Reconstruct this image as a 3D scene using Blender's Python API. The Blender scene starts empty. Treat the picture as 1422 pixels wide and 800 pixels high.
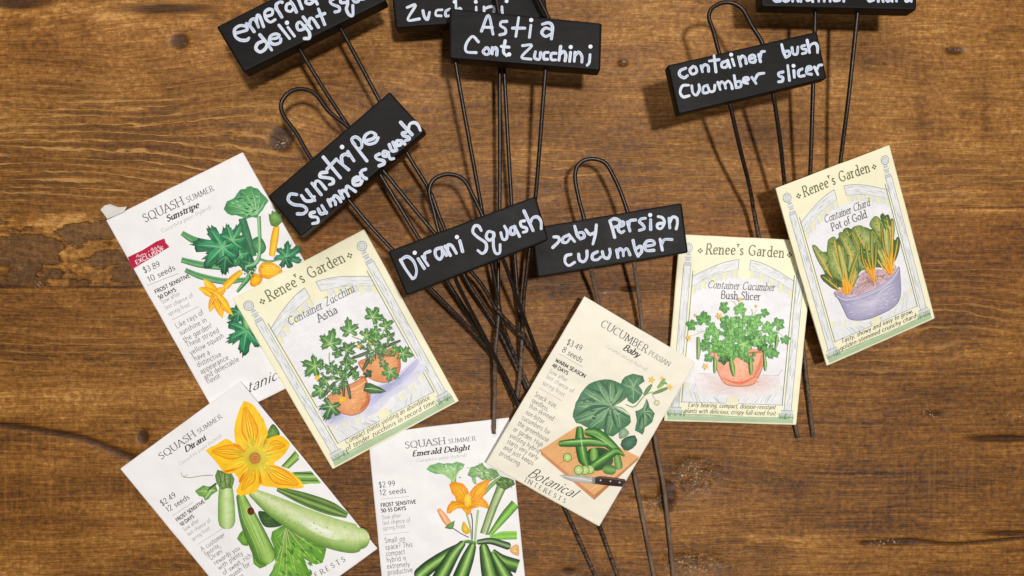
import bpy, bmesh, math, random
import numpy as np
from mathutils import Vector, Matrix

random.seed(7)
RNG = np.random.default_rng(11)
SC = bpy.context.scene
COL = SC.collection

# ------------------------------------------------------------------ camera
W, H, F = 1422.0, 800.0, 1111.0
DIST = 0.46
TILT = math.radians(1.2)
FWD = np.array([math.sin(TILT), 0, -math.cos(TILT)])
RGT = np.array([math.cos(TILT), 0, math.sin(TILT)])
UPV = np.array([0.0, 1.0, 0.0])
EYE = -FWD * DIST
cam_d = bpy.data.cameras.new('camera')
cam_d.sensor_width = 36.0
cam_d.lens = F / W * 36.0
cam_d.clip_start = 0.01
cam_d.clip_end = 50
cam = bpy.data.objects.new('camera', cam_d)
cam.matrix_world = Matrix(((RGT[0], UPV[0], -FWD[0], EYE[0]), (RGT[1], UPV[1], -FWD[1], EYE[1]),
                           (RGT[2], UPV[2], -FWD[2], EYE[2]), (0, 0, 0, 1)))
COL.objects.link(cam)
SC.camera = cam

# ------------------------------------------------------------------ world, lamps, exposure
world = bpy.data.worlds.new('World')
SC.world = world
world.use_nodes = True
bg = world.node_tree.nodes['Background']
bg.inputs[0].default_value = (1.0, 0.93, 0.84, 1)
bg.inputs[1].default_value = 0.10

def lamp(name, kind, loc, target, energy, size, color):
    d = bpy.data.lights.new(name, 'AREA')
    d.shape = kind
    d.size = size[0]
    if kind in ('RECTANGLE', 'ELLIPSE'):
        d.size_y = size[1]
    d.energy = energy
    d.color = color
    o = bpy.data.objects.new(name, d)
    o.location = loc
    o.rotation_euler = (Vector(target) - Vector(loc)).to_track_quat('-Z', 'Y').to_euler()
    COL.objects.link(o)
    return o

lamp('ceiling_lamp', 'DISK', (0.27, 0.08, 1.75), (0.0, -0.02, 0), 24.0, (0.12,), (1.0, 0.955, 0.90))
lamp('room_light', 'RECTANGLE', (-0.2, 0.95, 1.6), (0, 0.05, 0), 10.6, (1.3, 0.7), (1.0, 0.96, 0.92))

SC.view_settings.view_transform = 'Standard'
SC.view_settings.look = 'None'
SC.view_settings.exposure = 0.0
SC.view_settings.gamma = 1.0
SC.render.engine = 'CYCLES'
SC.cycles.use_denoising = True

# ------------------------------------------------------------------ small helpers
def s2l(c):
    c = np.asarray(c, float) / 255.0
    return np.where(c <= 0.04045, c / 12.92, ((c + 0.055) / 1.055) ** 2.4)

def ray(px, py):
    px = np.asarray(px, float); py = np.asarray(py, float)
    u = (px - W / 2) / F; v = -(py - H / 2) / F
    return u[..., None] * RGT + v[..., None] * UPV + FWD

def at(px, py, z=0.0):
    """the world point seen at photo pixel (px, py) at height z"""
    d = ray(px, py)
    t = (np.asarray(z, float) - EYE[2]) / d[..., 2]
    return EYE + d * t[..., None]

def to_px(p):
    q = p - EYE
    zc = q @ FWD
    return W / 2 + F * (q @ RGT) / zc, H / 2 - F * (q @ UPV) / zc

class Plane:
    """plane through (least squares) four photo corners with given heights"""
    def __init__(self, corners, zs):
        P = np.array([at(c[0], c[1], z) for c, z in zip(corners, zs)])
        A = np.c_[P[:, :2], np.ones(len(P))]
        (self.a, self.b, self.c) = np.linalg.lstsq(A, P[:, 2], rcond=None)[0]
        n = np.array([-self.a, -self.b, 1.0]); self.n = n / np.linalg.norm(n)
    def hit(self, px, py, lift=0.0):
        d = ray(px, py)
        # z = a x + b y + c + lift
        num = self.c + lift + self.a * EYE[0] + self.b * EYE[1] - EYE[2]
        den = d[..., 2] - self.a * d[..., 0] - self.b * d[..., 1]
        return EYE + d * (num / den)[..., None]

def pts(s):
    return np.array([[float(a) for a in q.split(',')] for q in s.split()]) if isinstance(s, str) else np.asarray(s, float)

def cr(p, n=6, closed=False):
    """Catmull-Rom through the points"""
    p = np.asarray(p, float)
    if len(p) < 3 and not closed:
        t = np.linspace(0, 1, n + 1)[:, None]
        return p[0] * (1 - t) + p[-1] * t
    if closed:
        q = np.vstack([p[-1], p, p[0], p[1]])
    else:
        q = np.vstack([2 * p[0] - p[1], p, 2 * p[-1] - p[-2]])
    out = []
    t = np.linspace(0, 1, n, endpoint=False)[:, None]
    for i in range(1, len(q) - 2):
        a, b, c, d = q[i - 1], q[i], q[i + 1], q[i + 2]
        out.append(0.5 * (2 * b + (c - a) * t + (2 * a - 5 * b + 4 * c - d) * t ** 2 + (3 * b - a - 3 * c + d) * t ** 3))
    out = np.vstack(out)
    return out if closed else np.vstack([out, p[-1]])

def link_mesh(name, verts, faces, mat, parent=None, colors=None, attr=None, smooth=False):
    me = bpy.data.meshes.new(name)
    v = np.asarray(verts, float)
    o = bpy.data.objects.new(name, me)
    if parent is not None:
        v = v - np.array(world_loc(parent))
    me.from_pydata([tuple(q) for q in v], [], faces)
    if colors is not None:
        ca = me.color_attributes.new('Col', 'FLOAT_COLOR', 'POINT')
        ca.data.foreach_set('color', np.c_[np.asarray(colors, float), np.ones(len(v))].ravel())
    if attr is not None:
        for k, val in attr.items():
            fa = me.attributes.new(k, 'FLOAT', 'POINT')
            fa.data.foreach_set('value', np.asarray(val, float))
    if smooth:
        me.polygons.foreach_set('use_smooth', [True] * len(me.polygons))
    me.materials.append(mat)
    COL.objects.link(o)
    if parent is not None:
        o.parent = parent
    me.update()
    return o

def world_loc(o):
    v = Vector((0, 0, 0))
    while o is not None:
        v += o.location; o = o.parent
    return v

def thing(name, loc, label, cat, group=None):
    o = bpy.data.objects.new(name, None)
    o.empty_display_size = 0.01
    o.location = loc
    o['label'] = label; o['category'] = cat
    if group: o['group'] = group
    COL.objects.link(o)
    return o

# ------------------------------------------------------------------ node helper
class NT:
    def __init__(self, name):
        self.m = bpy.data.materials.new(name)
        self.m.use_nodes = True
        self.t = self.m.node_tree
        self.b = self.t.nodes['Principled BSDF']
    def n(self, typ, **kw):
        nd = self.t.nodes.new(typ)
        for k, v in kw.items():
            if k.startswith('i_'):
                key = k[2:]
                nd.inputs[int(key) if key.isdigit() else key.replace('_', ' ')].default_value = v
            else:
                setattr(nd, k, v)
        return nd
    def l(self, a, b):
        self.t.links.new(a, b)
    def math(self, op, a, b=None, clamp=False):
        nd = self.n('ShaderNodeMath', operation=op); nd.use_clamp = clamp
        for i, x in enumerate((a, b)):
            if x is None: continue
            if isinstance(x, (int, float)): nd.inputs[i].default_value = x
            else: self.l(x, nd.inputs[i])
        return nd.outputs[0]
    def mix(self, f, a, b, blend='MIX'):
        nd = self.n('ShaderNodeMix', data_type='RGBA', blend_type=blend)
        for i, x in ((0, f), (6, a), (7, b)):
            if isinstance(x, (int, float)): nd.inputs[i].default_value = x
            elif isinstance(x, (tuple, list)): nd.inputs[i].default_value = tuple(x) + ((1,) if len(x) == 3 else ())
            else: self.l(x, nd.inputs[i])
        return nd.outputs[2]
    def ramp(self, f, lo, hi):
        nd = self.n('ShaderNodeMapRange'); nd.interpolation_type = 'SMOOTHSTEP'
        nd.inputs[1].default_value = lo; nd.inputs[2].default_value = hi
        self.l(f, nd.inputs[0])
        return nd.outputs[0]
    def noise(self, vec, scale, detail=4, rough=0.55, dist=0.0):
        nd = self.n('ShaderNodeTexNoise')
        nd.inputs['Scale'].default_value = scale; nd.inputs['Detail'].default_value = detail
        nd.inputs['Roughness'].default_value = rough; nd.inputs['Distortion'].default_value = dist
        if vec is not None: self.l(vec, nd.inputs['Vector'])
        return nd.outputs['Fac']
    def attr(self, name):
        return self.n('ShaderNodeAttribute', attribute_name=name)
    def scale(self, vec, s):
        nd = self.n('ShaderNodeMapping'); nd.inputs['Scale'].default_value = s
        self.l(vec, nd.inputs['Vector'])
        return nd.outputs[0]
    def bump(self, h, strength, dist):
        nd = self.n('ShaderNodeBump'); nd.inputs['Strength'].default_value = strength
        nd.inputs['Distance'].default_value = dist
        self.l(h, nd.inputs['Height']); self.l(nd.outputs[0], self.b.inputs['Normal'])
        return nd
# ------------------------------------------------------------------ materials
def lin(c): return tuple(s2l(c))

def mat_table():
    m = NT('stained_pine')
    geo = m.n('ShaderNodeNewGeometry')
    g = m.attr('gc').outputs['Vector']            # (x, flowing grain coordinate) in metres
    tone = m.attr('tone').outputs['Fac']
    knot = m.attr('knot').outputs['Fac']
    pale = m.attr('pale').outputs['Fac']
    saw = m.attr('saw').outputs['Fac']
    red = m.attr('red').outputs['Fac']
    pos = geo.outputs['Position']
    band = m.noise(m.scale(g, (2.5, 70, 1)), 1.0, 5, 0.6)
    fine = m.noise(m.scale(g, (22, 520, 1)), 1.0, 4, 0.65)
    hair = m.noise(m.scale(g, (70, 1500, 1)), 1.0, 3, 0.6)
    pores = m.noise(m.scale(g, (330, 1700, 1)), 1.0, 2, 0.5)
    blot = m.noise(pos, 19, 5, 0.62)
    patch = m.noise(m.scale(pos, (14, 40, 1)), 1.0, 5, 0.66, 0.6)
    mott = m.noise(pos, 330, 4, 0.72)
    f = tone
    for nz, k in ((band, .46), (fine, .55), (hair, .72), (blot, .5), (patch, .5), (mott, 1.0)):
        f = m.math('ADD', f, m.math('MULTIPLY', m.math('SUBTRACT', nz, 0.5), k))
    r = m.n('ShaderNodeValToRGB')
    cr_ = r.color_ramp
    stops = [(0.0, (32, 16, 4)), (0.25, (78, 45, 9)), (0.5, (118, 73, 16)), (0.75, (156, 105, 41)), (1.0, (206, 154, 86))]
    cr_.elements[0].position = 0; cr_.elements[0].color = lin(stops[0][1]) + (1,)
    cr_.elements[1].position = 1; cr_.elements[1].color = lin(stops[-1][1]) + (1,)
    for p, c in stops[1:-1]:
        e = cr_.elements.new(p); e.color = lin(c) + (1,)
    m.l(f, r.inputs[0])
    c = r.outputs[0]
    c = m.mix(m.math('MULTIPLY', red, 0.7, True), c, m.mix(1.0, c, (1.0, 0.86, 0.78), 'MULTIPLY'))
    # raised pale lines of the hard grain, with dull hollows between them
    sep = m.n('ShaderNodeSeparateXYZ'); m.l(g, sep.inputs[0])
    gy = m.math('MULTIPLY', sep.outputs[1], 205.0)
    wob = m.math('MULTIPLY', m.noise(m.scale(g, (9, 60, 1)), 1.0, 4, 0.6), 3.4)
    wob2 = m.math('MULTIPLY', m.noise(m.scale(pos, (120, 120, 1)), 1.0, 3, 0.6), 0.55)
    pp = m.math('PINGPONG', m.math('ADD', m.math('ADD', gy, wob), wob2), 0.5)
    pp = m.math('MULTIPLY', pp, 2.0)
    brk = m.ramp(m.noise(m.scale(g, (26, 170, 1)), 1.0, 3, 0.6), 0.33, 0.55)
    rid = m.math('MULTIPLY', m.ramp(pp, 0.60, 0.95), brk)
    hol = m.math('MULTIPLY', m.ramp(m.math('SUBTRACT', 1.0, pp), 0.35, 0.95), brk)
    c = m.mix(m.math('MULTIPLY', m.math('MULTIPLY', hol, pale), 0.6, True), c, lin((74, 47, 24)))
    c = m.mix(m.math('MULTIPLY', m.math('MULTIPLY', rid, pale), 0.9, True), c, lin((190, 142, 84)))
    # hollows where the grain tore out
    pool = m.attr('pool').outputs['Fac']
    c = m.mix(m.math('MULTIPLY', pool, 0.62, True), c, m.mix(m.ramp(mott, .3, .7), lin((58, 40, 24)), lin((98, 71, 46))))
    # saw marks across the boards
    sx = m.n('ShaderNodeMapping'); sx.inputs['Scale'].default_value = (310, 14, 1)
    m.l(geo.outputs['Position'], sx.inputs['Vector'])
    sm = m.math('MULTIPLY', m.math('SUBTRACT', m.noise(sx.outputs[0], 1.0, 2, 0.5), 0.5), saw)
    c = m.mix(m.math('MULTIPLY', m.ramp(sm, 0.0, 0.3), 0.26, True), c, lin((190, 128, 66)))
    c = m.mix(m.math('MULTIPLY', m.ramp(m.math('MULTIPLY', sm, -1.0), 0.02, 0.3), 0.28, True), c, lin((52, 28, 10)))
    # dark pores and short scratches
    pr = m.math('MULTIPLY', m.ramp(pores, 0.60, 0.72), 0.6)
    c = m.mix(pr, c, lin((46, 25, 10)))
    # knots and cracks, pale chips
    kn = m.math('ADD', knot, m.math('MULTIPLY', m.math('SUBTRACT', mott, 0.5), 0.9))
    kn = m.math('MULTIPLY', m.ramp(kn, 0.2, 0.75), m.ramp(knot, 0.02, 0.3))
    c = m.mix(m.math('MULTIPLY', kn, 0.88), c, lin((50, 25, 8)))
    chip = m.attr('chip').outputs['Fac']
    cf = m.math('MULTIPLY', m.ramp(m.noise(geo.outputs['Position'], 900, 2), 0.56, 0.68), chip, True)
    c = m.mix(cf, c, lin((205, 180, 150)))
    m.l(c, m.b.inputs['Base Color'])
    rough = m.math('ADD', 0.36, m.math('MULTIPLY', fine, 0.3))
    m.l(rough, m.b.inputs['Roughness'])
    m.b.inputs['Specular IOR Level'].default_value = 0.36
    h = m.math('ADD', m.math('MULTIPLY', fine, 0.6), m.math('MULTIPLY', band, 0.6))
    h = m.math('ADD', h, m.math('MULTIPLY', m.math('MULTIPLY', rid, pale), 0.8))
    h = m.math('SUBTRACT', h, m.math('MULTIPLY', pool, 1.2))
    h = m.math('ADD', h, m.math('MULTIPLY', mott, 0.35))
    h = m.math('SUBTRACT', h, m.math('MULTIPLY', knot, 0.9))
    h = m.math('ADD', h, m.math('MULTIPLY', sm, 0.35))
    m.bump(h, 0.85, 0.0013)
    return m.m

def mat_print(name, rough=0.55, spec=0.3, mottle=0.10):
    """paper or printing ink; the pigment is a colour attribute, with watercolour mottling"""
    m = NT(name)
    geo = m.n('ShaderNodeNewGeometry')
    pos = geo.outputs['Position']
    c = m.attr('Col').outputs['Color']
    n1 = m.noise(pos, 900, 3, 0.6)
    n2 = m.noise(pos, 220, 3, 0.6)
    f = m.math('ADD', m.math('MULTIPLY', m.math('SUBTRACT', n1, 0.5), 2.4 * mottle), m.math('MULTIPLY', m.math('SUBTRACT', n2, 0.5), 1.8 * mottle))
    f = m.math('ADD', f, 1.0)
    cc = m.n('ShaderNodeVectorMath', operation='SCALE')
    m.l(c, cc.inputs[0]); m.l(f, cc.inputs['Scale'])
    m.l(cc.outputs[0], m.b.inputs['Base Color'])
    m.b.inputs['Roughness'].default_value = rough
    m.b.inputs['Specular IOR Level'].default_value = spec
    h = m.math('ADD', m.noise(pos, 34, 2, 0.4), m.math('MULTIPLY', m.noise(pos, 120, 2, 0.4), 0.12))
    m.bump(h, 0.4, 0.009)
    return m.m

def mat_block():
    m = NT('black_paint')
    tc = m.n('ShaderNodeTexCoord'); pos = tc.outputs['Object']
    br = m.noise(m.scale(pos, (60, 380, 380)), 1.0, 4, 0.6)
    sc_ = m.noise(pos, 55, 5, 0.65)
    c = m.mix(m.ramp(br, 0.35, 0.7), lin((15, 14, 14)), lin((22, 21, 21)))
    c = m.mix(m.math('MULTIPLY', m.ramp(sc_, 0.66, 0.76), 0.4), c, lin((84, 80, 76)))
    m.l(c, m.b.inputs['Base Color'])
    m.l(m.math('ADD', 0.42, m.math('MULTIPLY', sc_, 0.22)), m.b.inputs['Roughness'])
    m.b.inputs['Specular IOR Level'].default_value = 0.15
    m.bump(m.math('ADD', br, m.math('MULTIPLY', m.noise(pos, 900, 2), 0.25)), 0.14, 0.0005)
    return m.m

def mat_wire():
    m = NT('dark_wire')
    geo = m.n('ShaderNodeNewGeometry'); pos = geo.outputs['Position']
    d = m.attr('dirt').outputs['Fac']
    n = m.noise(pos, 700, 4, 0.7)
    n2 = m.noise(pos, 90, 3, 0.6)
    fac = m.math('MULTIPLY', m.ramp(m.math('ADD', n, m.math('MULTIPLY', m.math('POWER', d, 1.7), 0.42)), 0.60, 0.90), d, True)
    base = m.mix(n2, lin((20, 15, 13)), lin((42, 30, 23)))
    c = m.mix(fac, base, m.mix(n2, lin((72, 48, 32)), lin((150, 130, 112))))
    m.l(c, m.b.inputs['Base Color'])
    m.b.inputs['Metallic'].default_value = 0.25
    m.l(m.math('ADD', 0.34, m.math('MULTIPLY', fac, 0.5)), m.b.inputs['Roughness'])
    m.bump(n, 0.35, 0.0004)
    return m.m

def mat_marker():
    m = NT('chalk_marker')
    geo = m.n('ShaderNodeNewGeometry'); pos = geo.outputs['Position']
    c = m.attr('Col').outputs['Color']
    n = m.noise(pos, 520, 3, 0.6)
    c = m.mix(m.math('MULTIPLY', m.ramp(n, 0.5, 0.68), 0.45), c, lin((222, 228, 242)))
    c = m.mix(m.math('MULTIPLY', m.ramp(n, 0.36, 0.24), 0.5), c, lin((120, 140, 185)))
    m.l(c, m.b.inputs['Base Color'])
    m.b.inputs['Roughness'].default_value = 0.6
    return m.m

M_TABLE = mat_table()
M_PAPER = mat_print('packet_paper', 0.5, 0.35, 0.02)
M_INK = mat_print('printed_ink', 0.5, 0.35, 0.10)
M_TEXT = mat_print('printed_type', 0.5, 0.3, 0.03)
M_BLOCK = mat_block()
M_WIRE = mat_wire()
M_MARK = mat_marker()

# ------------------------------------------------------------------ table top (setting)
def lattice(seed):
    return np.random.default_rng(seed).random((256, 256))

def vnoise(x, y, seed):
    L = lattice(seed)
    xi = np.floor(x).astype(int); yi = np.floor(y).astype(int)
    fx = x - xi; fy = y - yi
    fx = fx * fx * (3 - 2 * fx); fy = fy * fy * (3 - 2 * fy)
    a = L[xi % 256, yi % 256]; b = L[(xi + 1) % 256, yi % 256]
    c = L[xi % 256, (yi + 1) % 256]; d = L[(xi + 1) % 256, (yi + 1) % 256]
    return (a * (1 - fx) + b * fx) * (1 - fy) + (c * (1 - fx) + d * fx) * fy

def fbm(x, y, seed, o=4):
    s = 0; a = 0.5; t = 0
    for i in range(o):
        s = s + a * vnoise(x * 2 ** i, y * 2 ** i, seed + i); t += a; a *= 0.5
    return s / t - 0.5

def build_table():
    def axis(lo, hi, step, far, fstep):
        mid = np.arange(lo, hi, step)
        n = int((far + lo) / fstep) + 1
        left = np.linspace(-far, lo, n, endpoint=False)
        right = np.linspace(hi, far, n)
        return np.concatenate([left, mid, right])
    xs = axis(-0.325, 0.335, 0.0009, 1.1, 0.008)
    ys = axis(-0.185, 0.185, 0.0006, 0.75, 0.008)
    X, Y = np.meshgrid(xs, ys)
    nx, ny = len(xs), len(ys)
    P = np.stack([X, Y, np.zeros_like(X)], -1).reshape(-1, 3)
    px, py = to_px(P)
    g = py + 16 * fbm(px / 620, py / 190, 3) + 9 * fbm(px / 150, py / 70, 9)
    # grain bows round knots: x, y, radius x, radius y, strength
    for kx, ky, rx, ry, k in [(0, 0, 1, 1, 0), (392, 193, 150, 75, .92), (250, 60, 170, 60, .85), (930, 690, 120, 60, .9), (1325, 70, 130, 45, .8),
                              (970, 780, 110, 45, .8), (60, 350, 190, 60, .8), (690, 255, 120, 60, .7), (1240, 470, 240, 75, .85),
                              (865, 88, 80, 30, .7), (190, 610, 120, 36, .7), (560, 130, 150, 70, .75), (1290, 574, 130, 30, .6), (20, 8, 120, 40, .9)]:
        q = ((px - kx) / rx) ** 2 + ((py - ky) / ry) ** 2
        g = g - (py - ky) * k * .7 * np.exp(-q) 
    gm = g * (DIST / F)
    # tone
    up = np.clip((430 - py) / 430, 0, 1.2)  # sheen painted into the colour: wood gets paler towards the far edge
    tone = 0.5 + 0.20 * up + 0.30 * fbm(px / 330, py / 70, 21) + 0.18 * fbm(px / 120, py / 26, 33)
    lower = py > 397 + 6 * fbm(px / 90, px * 0 + .2, 5)
    tone += np.where((px < 420) & lower, 0.07, 0) - 0.03 * ((px > 420) & (py > 300))
    # stained and worn patches
    for tx, ty, rx_, ry_, am in ((560, 262, 110, 26, .5), (980, 300, 160, 26, .3), (60, 20, 160, 30, .6), (420, 120, 160, 60, .25), (1060, 742, 60, 22, .5), (860, 560, 90, 26, .3), (330, 30, 90, 24, .5)):
        mk = np.exp(-(((px - tx) / rx_) ** 2 + ((py - ty) / ry_) ** 2))
        tone += mk * am * (fbm(px / 30, py / 10, 61) * 1.4 - .12)
    # smears left across the boards by the planer
    for tx, ty, rx_, ry_, am in ((1368, 150, 7, 46, .24), (1278, 150, 9, 60, .18), (1345, 134, 22, 6, .24), (1342, 160, 10, 8, .3), (30, 290, 9, 26, .2), (1200, 80, 10, 50, .1), (60, 300, 8, 20, .14), (1290, 700, 5, 20, .16), (1235, 705, 4, 18, .2), (1108, 700, 5, 22, .12), (640, 300, 8, 40, .1)):
        tone -= am * np.exp(-(((px - tx) / rx_) ** 2 + ((py - ty) / ry_) ** 2)) * (.7 + 1.2 * fbm(px / 8, py / 8, 62))
    # board joints and the long crack lines with a pale lip
    def joint(y0, x0, x1, w, am, wav=5, sd=66):
        nonlocal tone
        yy = py - y0 - wav * fbm(px / 190, px * 0 + .3, sd) - 2.2 * fbm(px / 22, px * 0 + .6, sd + 1)
        e = 1 / (1 + np.exp(-(px - x0) / 14)) / (1 + np.exp(-(x1 - px) / 14)) * np.clip(.6 + 1.7 * fbm(px / 80, px * 0 + .8, sd + 2), 0, 1)
        tone -= am * np.exp(-(yy / w) ** 2) * e
        tone += am * .4 * np.exp(-((yy - w * 1.8) / w) ** 2) * e
    joint(398, -400, 330, 2.1, .46, 3, 66); joint(288, 1180, 1900, 2.1, .42, 6, 70); joint(588, -400, 1900, 1.7, .28, 6, 74); joint(657, 1000, 1330, 1.6, .3, 6, 78)
    joint(672, 1020, 1300, 1.2, .16, 5, 82); joint(692, 1080, 1420, 1.3, .2, 6, 86); joint(712, 1150, 1422, 1.2, .16, 4, 90); joint(255, 0, 280, 1.3, .22, 3, 94); joint(520, 0, 180, 1.2, .2, 5, 98)
    joint(470, 20, 260, 1.2, .18, 8, 102); joint(330, 690, 1000, 1.3, .2, 4, 106); joint(452, 1130, 1400, 1.2, .2, 8, 110); joint(520, 1140, 1422, 1.3, .22, 6, 114); joint(120, 820, 930, 1.2, .14, 5, 118)
    tear = np.clip((py - 285) / 22, 0, 1) * np.clip((398 - py) / 4, 0, 1) * np.clip((360 - px) / 60, 0, 1)
    pw = fbm(px / 36 + .8 * fbm(px / 16, py / 16, 131), py / 19, 130)
    pool = np.clip((pw + .02 + .10 * np.clip((py - 320) / 60, 0, 1)) / .055, 0, 1) * tear
    tone += .22 * tear * (1 - pool) * np.clip(.5 + 3 * fbm(px / 14, py / 10, 133), 0, 1)
    def spot(x, y, rx, ry, p=2.0, rot=0.0):
        c, s = math.cos(rot), math.sin(rot)
        dx = (px - x) * c + (py - y) * s; dy = -(px - x) * s + (py - y) * c
        wob = 1 + 0.5 * fbm(px / 11, py / 9, 50)
        return np.exp(-(((dx / rx) ** 2 + (dy / ry) ** 2) * wob) ** (p / 2))
    knot = np.zeros_like(px)
    for a in [(392, 193, 19, 20, 6), (250, 57, 15, 13, 4), (926, 690, 15, 26, 5), (1326, 70, 17, 7, 3), (865, 88, 9, 6, 3), (199, 606, 9, 11, 4),
               (1245, 753, 45, 5, 3), (1400, 741, 40, 4, 3),
              (20, 5, 60, 9, 3), (230, 12, 80, 10, 2), (790, 793, 12, 5, 2), 
              (1300, 575, 20, 4, 2), (1395, 609, 60, 5, 4), (875, 402, 16, 4, 3)]:
        knot = np.maximum(knot, 0.78 * spot(*a))
    speck = np.maximum(spot(965, 660, 34, 26, 4), np.maximum(spot(962, 782, 42, 16, 4), spot(905, 700, 30, 12, 3)))
    knot = np.maximum(knot, 0.22 * speck)
    # long curved dark streak and thin cracks
    def line(path, w, amt):
        nonlocal knot
        p = cr(pts(path), 14)
        d = np.full_like(px, 1e9)
        lo = p.min(0) - 20; hi = p.max(0) + 20
        m_ = (px > lo[0]) & (px < hi[0]) & (py > lo[1]) & (py < hi[1])
        dd = np.full(m_.sum(), 1e9)
        for q in p:
            dd = np.minimum(dd, (px[m_] - q[0]) ** 2 / 9 + (py[m_] - q[1]) ** 2)
        d[m_] = dd
        knot = np.maximum(knot, amt * np.exp(-d / (w * w)))
    line('-10,588 60,598 120,610 185,636', 5, .75)
    line('1200,754 1260,750 1330,755 1440,745', 3, .8)
    chip = .5 * speck
    pool = np.maximum(pool, .85 * np.clip(speck * 1.3, 0, 1) * np.clip(.6 + 2 * fbm(px / 9, py / 9, 140), 0, 1))
    for x, y, r in [(253, 62, 5), (258, 66, 3), (1316, 67, 4), (1330, 66, 6), (1340, 70, 4), (866, 86, 4), (392, 200, 9), (405, 188, 6), (384, 205, 6),
                    (1287, 574, 8), (1298, 577, 4), (935, 664, 6), (950, 660, 8), (966, 652, 6), (975, 668, 6), (955, 676, 5), (984, 655, 5), (962, 770, 8),
                    (970, 782, 6), (945, 784, 7), (1405, 578, 7), (1416, 578, 6), (55, 395, 7), (30, 370, 6), (132, 555, 5), (1222, 754, 10), (1240, 752, 7),
                    (588, 62, 3), (1005, 780, 4), (135, 380, 6), (600, 297, 3), (662, 568, 5), (780, 395, 4), (840, 408, 5), (1010, 105, 3)]:
        chip = np.maximum(chip, np.exp(-(((px - x) / r) ** 2 + ((py - y) / (r * .6)) ** 2)))
    pale = np.clip(0.10 + 0.5 * fbm(px / 260, py / 60, 71), 0, .35)
    pale += .85 * np.clip((py - 105) / 50, 0, 1) * np.clip((292 - py) / 30, 0, 1) * np.clip((430 - px) / 120, 0, 1)
    pale += .6 * np.clip((py - 210) / 30, 0, 1) * np.clip((290 - py) / 8, 0, 1) * np.clip((px - 1130) / 80, 0, 1)
    pale += .6 * np.exp(-(((px - 1250) / 150) ** 2 + ((py - 450) / 90) ** 2)) + .3 * np.exp(-(((px - 780) / 160) ** 2 + ((py - 230) / 50) ** 2)) + .25 * np.exp(-(((px - 880) / 130) ** 2 + ((py - 240) / 60) ** 2)) + .3 * np.exp(-(((px - 100) / 160) ** 2 + ((py - 480) / 50) ** 2))
    pale = np.clip(pale, 0, 1)
    saw = np.clip(.2 + 1.5 * fbm(px / 130, py / 60, 81) + 0.35 * (py > 586) + 0.35 * ((py < 120) & (px > 1000)) + 0.3 * ((px < 330) & (py > 565)), 0, 1)
    red = np.clip(0.75 * np.exp(-((py - 345) / 80) ** 2) * (px > 420) + 0.5 * np.exp(-((py - 20) / 90) ** 2) * (px < 500) + 0.5 * fbm(px / 300, py / 90, 91), 0, 1)
    z = -0.0012 * np.clip(knot - .25, 0, 1) - 0.0009 * np.clip(speck - .2, 0, 1)
    P[:, 2] = z + 0.0002 * fbm(px / 60, g / 9, 13)
    idx = np.arange(nx * ny).reshape(ny, nx)
    Fq = np.stack([idx[:-1, :-1], idx[:-1, 1:], idx[1:, 1:], idx[1:, :-1]], -1).reshape(-1, 4)
    me = bpy.data.meshes.new('table_top')
    # board edge and underside
    rim = np.concatenate([idx[0, :], idx[1:, -1], idx[-1, -2::-1], idx[-2:0:-1, 0]])
    nP = len(P)
    low = P[rim].copy(); low[:, 2] = -0.045
    P = np.vstack([P, low])
    k = np.arange(len(rim)); k2 = (k + 1) % len(rim)
    side = np.stack([rim[k2], rim[k], nP + k, nP + k2], -1)
    Fq = np.vstack([Fq, side])
    me.vertices.add(len(P)); me.vertices.foreach_set('co', P.ravel())
    me.loops.add(Fq.size); me.loops.foreach_set('vertex_index', Fq.ravel().astype(np.int32))
    me.polygons.add(len(Fq))
    me.polygons.foreach_set('loop_start', (np.arange(len(Fq)) * 4).astype(np.int32))
    me.polygons.foreach_set('use_smooth', [True] * len(Fq))
    me.update(calc_edges=True)
    pad = lambda a: np.concatenate([a, a[rim]])
    gv = me.attributes.new('gc', 'FLOAT_VECTOR', 'POINT')
    gv.data.foreach_set('vector', np.stack([pad(P[:nP, 0]), pad(gm), np.zeros(len(P))], -1).ravel())
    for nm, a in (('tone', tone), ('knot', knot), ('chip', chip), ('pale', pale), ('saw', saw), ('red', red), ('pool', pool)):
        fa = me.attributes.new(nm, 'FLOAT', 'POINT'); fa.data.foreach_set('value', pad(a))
    me.materials.append(M_TABLE)
    o = bpy.data.objects.new('table_top', me)
    COL.objects.link(o)
    o['kind'] = 'structure'; o['category'] = 'table'
    o['label'] = 'brown stained pine table top with knots and saw marks'
build_table()
# ------------------------------------------------------------------ printed and painted marks
class Frame:
    """coordinates of an enlarged crop of the photo -> photo pixels"""
    def __init__(self, ox, oy, s): self.o = np.array([ox, oy], float); self.s = s
    def __call__(self, p): return self.o + np.asarray(p, float) * self.s

class Sheet:
    """a plane carrying thin layers of ink; keeps the running layer count"""
    STEP = 5e-7
    def __init__(self, plane, frame=None, ):
        self.plane = plane; self.k = 3; self.fr = frame or (lambda p: np.asarray(p, float))

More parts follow.
